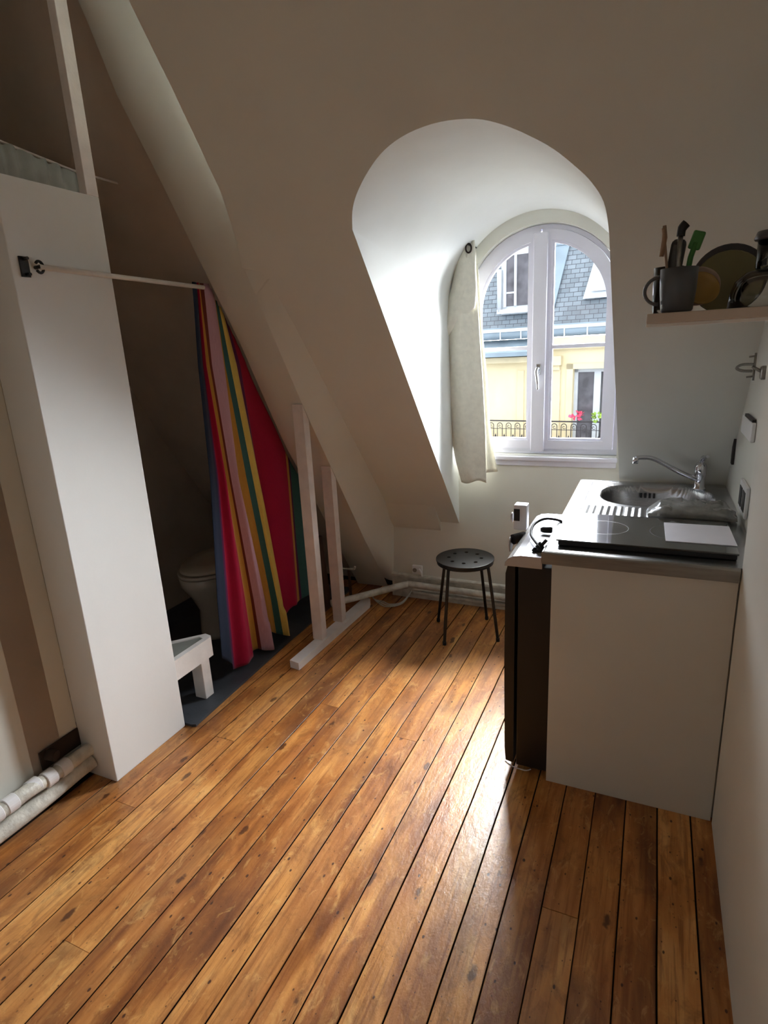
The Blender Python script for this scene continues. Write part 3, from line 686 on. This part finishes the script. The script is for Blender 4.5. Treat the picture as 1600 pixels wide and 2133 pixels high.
# fridge
fr = thing('mini_fridge', 'dark sided mini fridge with silver top pulled out in front of the kitchenette', 'fridge', (-.36, 2.12, 0))
FX0, FX1, FY0, FY1, FZ = -.423, -.276, 1.872, 2.400, .858
b_ = MB(); b_.box((-.385, FY0+.004, .03), (.24, FY1-.004, .832), bev=.004); b_.build('fridge_body', FRIDGE, fr)
b_ = MB(); prof = [(-.394, .040), (-.423, .044), (-.427, .10), (-.430, .45), (-.427, .80), (-.420, .828), (-.394, .828)]
b_.prism([(x, FY0, z) for x, z in prof], (0, FY1-FY0, 0)); d_ = b_.build('fridge_door', FRIDGE, fr)
b_ = MB(); prof = [(-.430, .829), (-.428, .842), (-.418, .856), (-.400, .866), (-.375, .870), (-.304, .870), (-.304, .829)]
b_.prism([(x, FY0-.004, z) for x, z in prof], (0, FY1-FY0+.008, 0)); b_.build('silver_top', SILVER, fr)
b_ = MB(); b_.tube(smooth_path([(-.425, FY0-.001, .038), (-.40, FY0-.004, .026), (-.35, FY0-.004, .020), (-.33, FY0+.01, .02)], 4), .0022, 6); b_.build('bottom_trim', WPLAST, fr)
for yf in (FY0+.05, FY1-.09): MB().box((-.380, yf, 0), (-.33, yf+.04, .0295), bev=.004).build('foot', BLACK, fr)
# white gadget
gd = thing('plastic_gadget', 'small white plastic gadget with a dark window on the silver fridge top edge', 'gadget', (-.42, 2.17, .87))
b_ = MB(); b_.box((-.462, 2.155, .868), (-.412, 2.205, .967), bev=.004); b_.build('gadget_body', WPLAST, gd)
MB().box((-.4605, 2.1518, .905), (-.438, 2.1545, .952), bev=.001).build('dark_window', BLACK, gd)
b_ = MB(); b_.tube([(-.455, 2.12, .840), (-.420, 2.16, .843)], .020, 16); b_.build('black_knob', BLACK, gd)
b_ = MB(); b_.lathe([(.028, 0), (.031, .003), (.028, .006)], (-.470, 2.13, .818), 20, rot=Matrix.Rotation(PI/2, 3, 'Y')); b_.build('knob_rim', WPLAST, gd)
b_ = MB(); b_.lathe([(.018, 0), (.021, .003), (.018, .006)], (-.472, 2.165, .915), 20, rot=Matrix.Rotation(PI/2, 3, 'Y')); b_.build('knob_rim', WPLAST, gd)
# hob power cord
pc = thing('power_cord', 'black power cord looping off the worktop onto the silver fridge top', 'cable', (-.33, 2.1, .9))
MB().tube(smooth_path([(-.285, 2.19, .903), (-.310, 2.19, .910), (-.350, 2.17, .915), (-.378, 2.12, .905), (-.375, 2.05, .890), (-.350, 1.99, .885), (-.330, 1.95, .885)], 6), .0052, 8).build('cord', RUBBER, pc)
b_ = MB()
for k in range(7):
    a = k*.9; b_.tube(smooth_path([(-.325+.010*math.sin(a), 1.925+.008*math.cos(a*1.7), .885+.016*math.cos(a)), (-.322+.016*math.cos(a*1.3), 1.918, .878-.012*k/7), (-.335+.012*math.sin(a*2), 1.922, .872+.012*math.sin(a))], 4), .0058, 7)
b_.tube([(-.315, 1.92, .895), (-.300, 1.925, .915)], .006, 8)
b_.build('cord_bundle', RUBBER, pc)
MB().tube([(-.355, 2.128, .884), (-.345, 2.13, .885), (-.318, 2.132, .886), (-.312, 2.132, .886)], [.007, .012, .013, .010], 10).build('plug', BLACK, pc)

# ------------------------------------------------------------------ shelf and crockery
SZ = 1.610
sh = thing('wall_shelf', 'pale wooden shelf board on the right wall carrying crockery', 'shelf', (.1, 1.7, SZ))
b_ = MB(); b_.box((-.028, 1.535, SZ-.022), (NX-.001, 1.855, SZ), bev=.0025); b_.build('shelf_board', TAUPE, sh)
MB().box((-.028, 1.541, SZ-.030), (NX-.001, 1.556, SZ-.0225), bev=.001).build('shelf_lip', WHITEP, sh)
mg = thing('mug', 'dark grey mug with a thin round handle on the left end of the shelf', 'mug', (.032, 1.60, SZ))
b_ = MB(); b_.lathe([(.0, SZ+.0015), (.030, SZ+.0015), (.034, SZ+.006), (.0385, SZ+.05), (.040, SZ+.098), (.0370, SZ+.098), (.0355, SZ+.05), (.031, SZ+.008), (0, SZ+.008)], (.034, 1.60, 0), 36); b_.build('mug_body', MUGM, mg)
pts = [(-.006-.031*math.sin(PI*k/14), 1.60, SZ+.052+.030*math.cos(PI*k/14)) for k in range(15)]
MB().tube(pts, .0042, 8).build('mug_handle', MUGM, mg)
gl = MB().lathe([(.0, SZ+.0015), (.029, SZ+.0015), (.031, SZ+.01), (.034, SZ+.11), (.0325, SZ+.11), (.0295, SZ+.012), (0, SZ+.012)], (.012, 1.685, 0), 28).build('drinking_glass', CLEAR)
tag(gl, 'clear tall drinking glass behind the grey mug handle', 'glass')
# utensils in the mug
ut = 'kitchen tools standing in the grey mug'
b_ = MB(); b_.tube([(.020, 1.60, SZ+.02), (.004, 1.59, SZ+.12), (-.006, 1.585, SZ+.185)], [.004, .003, .004], 8)
b_.tube([(-.006, 1.585, SZ+.125), (-.002, 1.585, SZ+.165), (-.004, 1.585, SZ+.190)], [.005, .006, .004], 8)
tag(b_.build('wooden_spoon', mat('pale_wood', (.62, .50, .40), .5)), 'thin wooden utensil at the left of the grey mug', 'utensil', ut)
b_ = MB(); b_.tube([(.034, 1.60, SZ+.02), (.030, 1.60, SZ+.12), (.031, 1.60, SZ+.168)], .0055, 8); hdl = b_
bw = thing('black_handled_whisk', 'utensil with black handle end, tallest in the grey mug', 'utensil', (.034, 1.6, SZ+.02), ut)
hdl.build('shaft', STEEL2, bw)
MB().tube(smooth_path([(.031, 1.60, SZ+.166), (.033, 1.60, SZ+.182), (.041, 1.60, SZ+.192)], 4), [.009]*4+[.010]*5, 10).build('handle_tip', BLACK, bw)
b_ = MB(); b_.box((.008, 1.615, SZ+.06), (.040, 1.620, SZ+.162), bev=.012, seg=3, rot=Matrix.Rotation(.12, 3, 'Y')); tag(b_.build('spatula', mat('grey_silicone', (.45, .45, .44), .5)), 'broad grey spatula blade standing in the grey mug', 'utensil', ut)
b_ = MB(); b_.tube([(.045, 1.61, SZ+.03), (.055, 1.61, SZ+.12), (.063, 1.61, SZ+.150)], .006, 8); b_.box((.052, 1.606, SZ+.135), (.078, 1.614, SZ+.175), bev=.004, rot=Matrix.Rotation(.3, 3, 'Y'))
tag(b_.build('green_scraper', GREEN), 'green plastic utensil at the right of the grey mug', 'utensil', ut)
# bowls and plates
RY = Matrix.Rotation(PI/2, 3, 'X')
def bowl(name, label, c, r, h, m, rot=None, cat='bowl', group=None):
    prof = [(0, 0), (r*.45, 0), (r*.5, .004), (r*.85, h*.6), (r, h), (r*.965, h), (r*.80, h*.62), (r*.45, .008), (0, .008)]
    o = MB().lathe(prof, (0, 0, 0), 36, rot=rot).build(name, m); o.location = c; return tag(o, label, cat, group)
lean = Matrix.Rotation(math.radians(-78), 3, 'X') @ Matrix.Rotation(math.radians(0), 3, 'Y')
bowl('dinner_plate', 'large olive plate leaning at the back of the shelf', (.150, 1.80, SZ+.004+.066), .078, .012, OLIVE, Matrix.Rotation(math.radians(78), 3, 'X'), 'plate')
bowl('dinner_plate', 'dark rimmed plate leaning behind the olive plate on the shelf', (.152, 1.822, SZ+.004+.076), .086, .010, mat('dark_rim', (.25, .24, .26), .3), Matrix.Rotation(math.radians(80), 3, 'X'), 'plate')
bowl('ceramic_bowl', 'small ochre bowl tipped on its side next to the grey mug', (.076, 1.66, SZ+.042), .040, .030, OCHRE, Matrix.Rotation(math.radians(66), 3, 'X') @ Matrix.Rotation(.3, 3, 'Y'))
bowl('ceramic_bowl', 'pale pink bowl tipped behind the ochre bowl', (.078, 1.70, SZ+.050), .048, .030, mat('pink_ceramic', (.72, .62, .56), .4), Matrix.Rotation(math.radians(70), 3, 'X'))
gb = MB().lathe([(.066, 0), (.064, .03), (.055, .058), (.035, .076), (.03, .078), (0, .079), (0, .076), (.03, .075), (.053, .056), (.061, .03), (.063, 0)], (.205, 1.63, SZ+.001), 36).build('glass_bowl', CLEAR)
tag(gb, 'clear glass bowl turned upside down at the right of the shelf', 'bowl')
gj = MB().lathe([(0, 0), (.026, 0), (.028, .004), (.028, .060), (.026, .060), (.026, .006), (0, .006)], (.215, 1.63, SZ+.082), 28).build('drinking_glass', CLEAR)
tag(gj, 'clear tumbler standing on the upturned glass bowl', 'glass')
b_ = MB().lathe([(0, 0), (.034, 0), (.036, .004), (.03, .018), (0, .020)], (.215, 1.63, SZ+.1425), 28); tag(b_.build('dark_lid', mat('dusky_plastic', (.33, .32, .34), .4)), 'dark lid on top of the clear tumbler on the shelf', 'lid')

# ------------------------------------------------------------------ fittings on the recess wall
hk = thing('wall_hook', 'grey metal hook bracket on the right wall under the shelf', 'hook', (RX, 2.25, 1.44))
b_ = MB(); b_.lathe([(.022, 0), (.022, .010), (.018, .014)], (RX-.0005, 2.25, 1.430), 20, rot=Matrix.Rotation(-PI/2, 3, 'Y')); b_.build('hook_plate', STEEL2, hk)
b_ = MB(); b_.tube([(RX-.012, 2.25, 1.434), (.285, 2.27, 1.448)], .005, 8)
b_.tube(smooth_path([(.285, 2.27, 1.435), (.255, 2.27, 1.437), (.240, 2.27, 1.446), (.255, 2.27, 1.456), (.288, 2.27, 1.456)], 4), .0045, 8)
b_.tube([(.290, 2.27, 1.405), (.290, 2.27, 1.492)], .0035, 8); b_.tube([(.290, 2.27, 1.482), (.272, 2.27, 1.480)], .003, 6); b_.tube([(.290, 2.27, 1.418), (.270, 2.27, 1.416)], .003, 6)
b_.build('hook_arm', STEEL2, hk)
sp_ = thing('double_wall_socket', 'white double socket plate on the right wall beside the hob', 'socket', (RX, 2.33, .96))
MB().box((RX-.012, 2.265, .935), (RX-.0005, 2.43, 1.045), bev=.003).build('socket_plate', WPLAST, sp_)
for y in (2.305, 2.385): MB().box((RX-.0145, y-.028, .955), (RX-.0122, y+.028, 1.025), bev=.001).build('socket_insert', BLACK, sp_)
bx_ = thing('switch_box', 'small white box with a dark slot on the right wall below the hook', 'box', (RX, 2.4, 1.22))
MB().box((RX-.014, 2.30, 1.195), (RX-.0005, 2.56, 1.262), bev=.004).build('box_body', WPLAST, bx_)
MB().box((RX-.013, 2.31, 1.2622), (RX-.002, 2.50, 1.272), bev=.001).build('dark_slot', BLACK, bx_)
tag(MB().box((RX-.010, 2.76, 1.03), (RX-.0005, 2.795, 1.17), bev=.001).build('vent_strip', mat('dusk_grey', (.22, .2, .2), .6)), 'narrow dark upright strip on the right wall above the tap', 'strip')

# ------------------------------------------------------------------ linen curtain at the window
def linen():
    lc = thing('window_curtain', 'cream linen curtain hanging bunched at the left of the arched window', 'curtain', (-.97, 3.15, 2.05))
    # rows: z, left X, right X at plane y~3.16
    def px(x, y, Y):
        d = AX*((x-800)/F)+AY*((y-1066.5)/F)+AZ; k = Y/d.y; return d.x*k, CH+d.z*k
    rows = [(500, 962, 988), (512, 958, 990), (545, 950, 992), (600, 938, 994), (660, 925, 997), (720, 915, 1001), (780, 920, 1005), (830, 926, 1008), (900, 938, 1011), (960, 950, 1012), (1004, 962, 1013)]
    P = []; NV = 60; NU = 40
    for j in range(NV+1):
        q = j/NV*(len(rows)-1); k = min(int(q), len(rows)-2); f = q-k
        yy, xl, xr = (lerp(rows[k][m_], rows[k+1][m_], f) for m_ in range(3)); row = []
        for i in range(NU+1):
            u = i/NU; Y = 3.165-.030*math.sin(PI*u)*min(1, j/10)
            Y += .010*math.sin(u*9+j*.02)*min(1, j/12)+.010*noise.noise((u*3, j*.08, 1))
            # diagonal crease where the cloth was folded over
            dcr = (u-.02)-(52-j)*.0 
            cre = abs((j-24)-(-22*(u)+6)); Y -= .012*math.exp(-(cre/2.0)**2)*min(1, j/12)
            x, z = px(lerp(xl, xr, u), yy+3*math.sin(u*7)*(j/NV), Y); row.append((x, Y, z))
        P.append(row)
    o = MB().grid(P).build('curtain_cloth', LINEN, lc); md = o.modifiers.new('t', 'SOLIDIFY'); md.thickness = .003
    rows = [(520, 978, 992), (560, 984, 996), (620, 990, 1002), (700, 996, 1006), (800, 1003, 1016), (880, 1007, 1020), (940, 1008, 1028), (985, 1009, 1037)]
    P = []
    for j in range(41):
        q = j/40*(len(rows)-1); k = min(int(q), len(rows)-2); f = q-k
        yy, xl, xr = (lerp(rows[k][m_], rows[k+1][m_], f) for m_ in range(3)); row = []
        for i in range(13):
            u = i/12; Y = 3.222-.012*math.sin(u*5+1)
            x, z = px(lerp(xl, xr, u), yy-3*u, Y); row.append((x, Y, z))
        P.append(row)
    o = MB().grid(P).build('rear_fold', LINEN, lc); md = o.modifiers.new('t', 'SOLIDIFY'); md.thickness = .003
    # upper part of the cloth folded down over the lower part
    rows = [(501, 961, 989), (520, 956, 990), (560, 949, 991), (600, 941, 993), (640, 929, 990), (660, 925, 965), (690, 919, 941), (722, 914, 917)]
    P = []
    for j in range(41):
        q = j/40*(len(rows)-1); k = min(int(q), len(rows)-2); f = q-k
        yy, xl, xr = (lerp(rows[k][m_], rows[k+1][m_], f) for m_ in range(3)); row = []
        for i in range(17):
            u = i/16; Y = 3.150-.034*math.sin(PI*u)*min(1, j/10)-.006*math.sin(u*8)
            x, z = px(lerp(xl, xr, u), yy, Y); row.append((x, Y, z))
        P.append(row)
    o = MB().grid(P).build('folded_layer', LINEN, lc); md = o.modifiers.new('t', 'SOLIDIFY'); md.thickness = .003
    x, z = px(976, 517, 3.120)
    b_ = MB(); R_ = [(x+.017*math.cos(2*PI*k/24)*.75, 3.120+.006*math.cos(2*PI*k/24), z+.021*math.sin(2*PI*k/24)) for k in range(25)]
    b_.tube(R_, .0045, 8, caps=False); b_.build('eyelet', mat('bronze', (.22, .17, .15), .35, .7), lc)
    MB().tube([(x, 3.115, z+.017), (x-.0, 3.268, z+.02)], .004, 8).build('curtain_hook', BLACKM, lc)
linen()

# ------------------------------------------------------------------ the building across the street
EO = Vector((-3.0, 18.0, 0)); ER = math.radians(-6.0)
EM = Matrix.Translation(EO) @ Matrix.Rotation(ER, 4, 'Z')
EU = EM.to_3x3() @ Vector((1, 0, 0)); EN = EM.to_3x3() @ Vector((0, -1, 0))
def epx(x, y, w=0):
    """point of the facade plane (w metres in front of it) seen at a photo pixel -> local (u, z)"""
    d = AX*((x-800)/F)+AY*((y-1066.5)/F)+AZ; o = Vector((0, 0, CH)); p0 = EO+EN*w
    t = (p0-o).dot(EN)/d.dot(EN); p = o+d*t; return (p-EO).dot(EU), p.z
CREAM = mat('cream_stone', (.82, .77, .63), .85, var=.04, scale=1.2)
CREAM2 = mat('cream_moulding', (.78, .73, .60), .85, var=.04, scale=2)
ZINC = mat('zinc_sheet', (.50, .56, .60), .6, .2, var=.08, scale=1.5)
WFR = mat('far_window_white', (.70, .72, .74), .5, var=.02)
DGLASS = mat('far_dark_glass', (.36, .35, .37), .25, var=.2, scale=3)
IRON = mat('wrought_iron', (.16, .14, .15), .6)
def slate_mat():
    M = bpy.data.materials.new('slate'); M.use_nodes = True; n = M.node_tree.nodes; L = M.node_tree.links; b = n['Principled BSDF']; b.inputs['Roughness'].default_value = .55
    tcn = n.new('ShaderNodeTexCoord'); br = n.new('ShaderNodeTexBrick'); mp = n.new('ShaderNodeMapping'); mp.inputs['Rotation'].default_value = (PI/2, 0, 0)
    L.new(tcn.outputs['Object'], mp.inputs[0]); L.new(mp.outputs[0], br.inputs['Vector'])
    br.inputs['Scale'].default_value = 1; br.inputs['Brick Width'].default_value = .24; br.inputs['Row Height'].default_value = .125; br.inputs['Mortar Size'].default_value = .008
    br.inputs['Color1'].default_value = srgb(.46, .50, .53); br.inputs['Color2'].default_value = srgb(.38, .42, .45); br.inputs['Mortar'].default_value = srgb(.20, .21, .24)
    no = n.new('ShaderNodeTexNoise'); no.inputs['Scale'].default_value = 1.1; no.inputs['Detail'].default_value = 6; L.new(tcn.outputs['Object'], no.inputs['Vector'])
    rg = n.new('ShaderNodeMapRange'); rg.inputs[1].default_value = .45; rg.inputs[2].default_value = .7; rg.inputs[4].default_value = .5; L.new(no.outputs[0], rg.inputs[0])
    mx = n.new('ShaderNodeMix'); mx.data_type = 'RGBA'; mx.inputs[7].default_value = srgb(.30, .29, .30); L.new(rg.outputs[0], mx.inputs[0]); L.new(br.outputs[0], mx.inputs[6]); L.new(mx.outputs[2], b.inputs['Base Color'])
    return M
SLATE = slate_mat()
bd = thing('apartment_building', 'cream apartment building across the street with slate mansard roof seen through the window', 'building', tuple(EO), rz=ER)
def E(u, w, z): return EM @ Vector((u, -w, z))
def ebox(b_, u0, u1, w0, w1, z0, z1):
    P_ = [E(u, w, z) for u, w, z in ((u0, w0, z0), (u1, w0, z0), (u1, w1, z0), (u0, w1, z0))]; b_.prism(P_, (0, 0, z1-z0)); return b_
def pts2(pix, w=0): return [epx(x, y, w) for x, y in pix]
def epart(name, m, b_, parent=bd):
    o = b_.build(name, m, None); o.parent = parent
    # geometry into the building's own frame
    inv = EM.inverted(); o.data.transform(inv)
    return o
zg = epx(1135, 705)[1]; zg_top = epx(1135, 684)[1]
uw = sorted(epx(x, 850)[0] for x in (1192, 1262))
_, zwt = epx(1215, 768); _, zrail = epx(1180, 878, .4); _, zrb = epx(1180, 919, .4)
wall = MB(); ebox(wall, -8, uw[0], -1, 0, -8, zg); ebox(wall, uw[1], 8, -1, 0, -8, zg); ebox(wall, uw[0], uw[1], -1, 0, zwt, zg); ebox(wall, uw[0], uw[1], -1, 0, -8, zrb-.3)
epart('facade_wall', CREAM, wall)
u_, z1 = epx(1200, 706); _, z2 = epx(1200, 722); ucon = epx(1152, 740)[0]
b_ = MB(); ebox(b_, ucon-.25, 8, 0, .28, z2+.08, zg); ebox(b_, ucon-.25, 8, 0, .16, z2-.05, z2+.08); epart('cornice', CREAM2, b_)
b_ = MB()
for p0, p1, q0, q1 in ((1143, 1172, 742, 760), (1146, 1168, 760, 770)):
    ua, za = epx(p0, q0); ub, zb = epx(p1, q1); ebox(b_, ua, ub, 0, .22 if q0 == 742 else .14, zb, za)
ua, za = epx(1143, 770); ub, zb = epx(1164, 930); ebox(b_, ua, ub, 0, .07, zb-1, za); ua, _ = epx(1078, 800); ub, _ = epx(1092, 800); ebox(b_, ua, ub, 0, .05, zb-1, za)
epart('pilaster', CREAM2, b_)
# zinc apron lower left
b_ = MB(); ul = epx(1125, 720)[0]; _, za = epx(1060, 707); _, zb = epx(1060, 742)
P_ = [(0, zg+.02), (.55, zb+.12), (.55, zb), (0, zb-.02)]
b_.prism([E(-8, w, z) for w, z in P_], (E(ul, 0, 0)-E(-8, 0, 0))); epart('zinc_apron', ZINC, b_)
b_ = MB(); _, zc = epx(1060, 752); ebox(b_, -8, ul, 0, .30, zc-.05, zb-.03); epart('cornice', CREAM2, b_)
# slate mansard leaning back
LEAN = math.tan(math.radians(14))
zr = epx(1160, 512, -.5)[1]
b_ = MB(); b_.prism([E(-9, 0, zg_top-.1), E(-9, -(zr-zg_top)*LEAN, zr), E(-9, -1.6, zr), E(-9, -1.6, zg_top-.1)], E(9, 0, 0)-E(-9, 0, 0)); o = epart('mansard_roof', SLATE, b_)
b_ = MB(); ebox(b_, -9, 9, -1.2, -(zr-zg_top)*LEAN+.10, zr, zr+.14); epart('ridge_flashing', ZINC, b_)
b_ = MB(); b_.prism([E(-9, -1.1, zr+.14), E(-9, -6, zr+.9), E(-9, -6, zr)], E(9, 0, 0)-E(-9, 0, 0)); epart('upper_roof', ZINC, b_)
# gutter
b_ = MB(); gp = [(math.cos(PI+PI*k/8)*.13+.20, zg_top-.12+math.sin(PI+PI*k/8)*.13) for k in range(9)]
b_.prism([E(-9, w, z) for w, z in gp+[(.33, zg_top-.04), (-.0, zg_top+.10), (-.0, zg_top-.12)]], E(9, 0, 0)-E(-9, 0, 0)); g_ = epart('gutter', ZINC, b_)
b_ = MB(); ebox(b_, -9, 9, .0, .35, zg_top-.04, zg_top+.05); epart('gutter_edge', WFR, b_, g_)
for k in range(15):
    b_ = MB(); u = -6.2+k*.62; ebox(b_, u, u+.035, .30, .345, zg_top-.27, zg_top-.03); epart('gutter_bracket', WFR, b_, g_)
def slope_w(z): return -(z-zg_top)*LEAN
# dormer window on the left
def rect(pix0, pix1, w): 
    ua, za = epx(*pix0, w); ub, zb = epx(*pix1, w); return ua, ub, zb, za
ua, ub, zb, za = rect((1044, 532), (1116, 650), .05)
b_ = MB(); ebox(b_, ua, ub, -1.2, .02, zb, za+.1); dm = epart('dormer_casing', WFR, b_)
b_ = MB(); ebox(b_, ua+.14, ub-.06, .02, .03, zb+.22, za-.03); epart('window_pane', DGLASS, b_, dm)
b_ = MB(); ebox(b_, ua+.40, ua+.47, .03, .07, zb+.22, za-.03); ebox(b_, ua+.08, ua+.16, .02, .07, zb+.2, za); ebox(b_, ua+.40, ua+.16, .03, .05, (za+zb)/2-.25, (za+zb)/2-.20); epart('window_bar', WFR, b_, dm)
b_ = MB(); ebox(b_, ua-.1, ub, .02, .14, zb+.02, zb+.14); epart('window_ledge', WFR, b_, dm)
ua, za = epx(1040, 562, .1); _, zb = epx(1040, 650, .1)
b_ = MB(); b_.tube([E(ua, .08, za), E(ua, .08, zb)], .07, 8); epart('rain_pipe', WFR, b_)
# zinc hip strip
b_ = MB(); A_ = pts2([(1146, 505), (1178, 505), (1153, 640), (1146, 640)], 0)
b_.prism([E(u, slope_w(z)+.02, z) for u, z in A_], EN*.05); epart('zinc_valley', ZINC, b_)
# skylight
ua, ub, zb, za = rect((1226, 535), (1278, 607), 0)
b_ = MB(); b_.prism([E(ua-.12, slope_w(zb)+.05, zb-.12), E(ub, slope_w(zb)+.05, zb-.12), E(ub, slope_w(za)+.05, za), E(ua+.12, slope_w(za)+.05, za)], EN*.10); sk = epart('skylight_frame', WFR, b_)
b_ = MB(); b_.prism([E(ua+.08, slope_w(zb)+.16, zb+.06), E(ub, slope_w(zb)+.16, zb+.06), E(ub, slope_w(za)+.16, za-.05), E(ua+.24, slope_w(za)+.16, za-.05)], EN*.02); epart('skylight_pane', mat('sky_glass', (.75, .80, .84), .15), b_, sk)
# facade window on the right
b_ = MB(); ebox(b_, uw[0], uw[1], -.30, -.24, zrb-.3, zwt); epart('window_pane', DGLASS, b_)
b_ = MB(); z0 = zrb-.3
for a, c in ((uw[0], uw[0]+.10), (epx(1233, 850)[0], epx(1247, 850)[0]), (uw[1]-.06, uw[1])): ebox(b_, a, c, -.24, -.15, z0, zwt)
ebox(b_, uw[0], uw[1], -.24, -.15, zwt-.10, zwt); epart('window_frame', WFR, b_)
b_ = MB(); ebox(b_, uw[0]-.18, uw[0], 0, .06, z0, zwt+.15); ebox(b_, uw[0]-.18, uw[1]+.2, 0, .06, zwt, zwt+.15); epart('window_surround', CREAM2, b_)
# balcony rail
b_ = MB(); sl = epx(1180, 924, .4)[1]; ebox(b_, -7, 5, 0, .5, sl-.25, sl-.02); epart('balcony_slab', CREAM2, b_)
rail = thing('balcony_railing', 'black wrought iron balcony railing with scroll arches across the street', 'railing', tuple(EO), rz=ER)
b_ = MB(); H = zrail-zrb
b_.tube([E(-6, .42, zrail), E(5, .42, zrail)], .022, 6); b_.tube([E(-6, .42, zrb+.02), E(5, .42, zrb+.02)], .018, 6); b_.tube([E(-6, .42, zrail-H*.42), E(5, .42, zrail-H*.42)], .010, 5)
u = -5.6; step = epx(1180, 900, .4)[0]-epx(1160, 900, .4)[0]
step = abs(step)*1.0
n = 0
epart('handrail', IRON, b_, rail)
while u < 4 and n < 40:
    b_ = MB(); w_ = step*.28
    for sgn in (-1, 1): b_.tube([E(u+sgn*w_, .42, zrb), E(u+sgn*w_, .42, zrail-H*.25)], .012, 5)
    b_.tube([E(u+w_*math.cos(PI*k/8), .42, zrail-H*.25+w_*math.sin(PI*k/8)) for k in range(9)], .012, 5)
    b_.tube([E(u+w_*(.15+.6*k/10)*math.cos(PI*1.8*k/10), .42, zrail-H*.28+w_*(.15+.6*k/10)*math.sin(PI*1.8*k/10)) for k in range(11)], .009, 5)
    b_.tube([E(u+step/2, .42, zrb), E(u+step/2, .42, zrb+H*.2), E(u+step/2, .42, zrb+H*.3)], [.012, .03, .004], 5)
    epart('scroll_arch', IRON, b_, rail); u += step; n += 1
def blob(name, label, x, y, w, r, m, cat, n=26, seed=1):
    rnd = random.Random(seed); u, z = epx(x, y, w); b_ = MB()
    for k in range(n):
        a = rnd.uniform(0, 2*PI); d = r*math.sqrt(rnd.random()); c = E(u+d*math.cos(a)*1.2, w+rnd.uniform(-.1, .1), z+d*math.sin(a)*.8)
        nn = Vector((rnd.uniform(-1, 1), rnd.uniform(-1, 1), rnd.uniform(-1, 1))).normalized(); q = nn.orthogonal().normalized(); q2 = nn.cross(q); s_ = r*.34
        vs_ = [b_.bm.verts.new(c+(q*math.cos(2*PI*i/6)+q2*math.sin(2*PI*i/6))*s_*(1 if i % 2 else .7)) for i in range(6)]; b_.bm.faces.new(vs_)
    return tag(b_.build(name, m, clean=False), label, cat)
blob('pink_geranium', 'bright pink geranium on the balcony railing across the street', 1203, 866, .5, .17, mat('pink_petal', (.85, .30, .42), .7), 'flowers')
blob('green_balcony_plant', 'light green plant on the balcony railing across the street', 1243, 869, .5, .16, mat('fresh_leaf', (.50, .62, .22), .7), 'plant', seed=5)
tag(ebox(MB(), -14, 8, 4, 14.6, -9, -8.9).build('street', mat('asphalt', (.32, .32, .33), .9)), 'grey street between the two buildings far below', 'street')
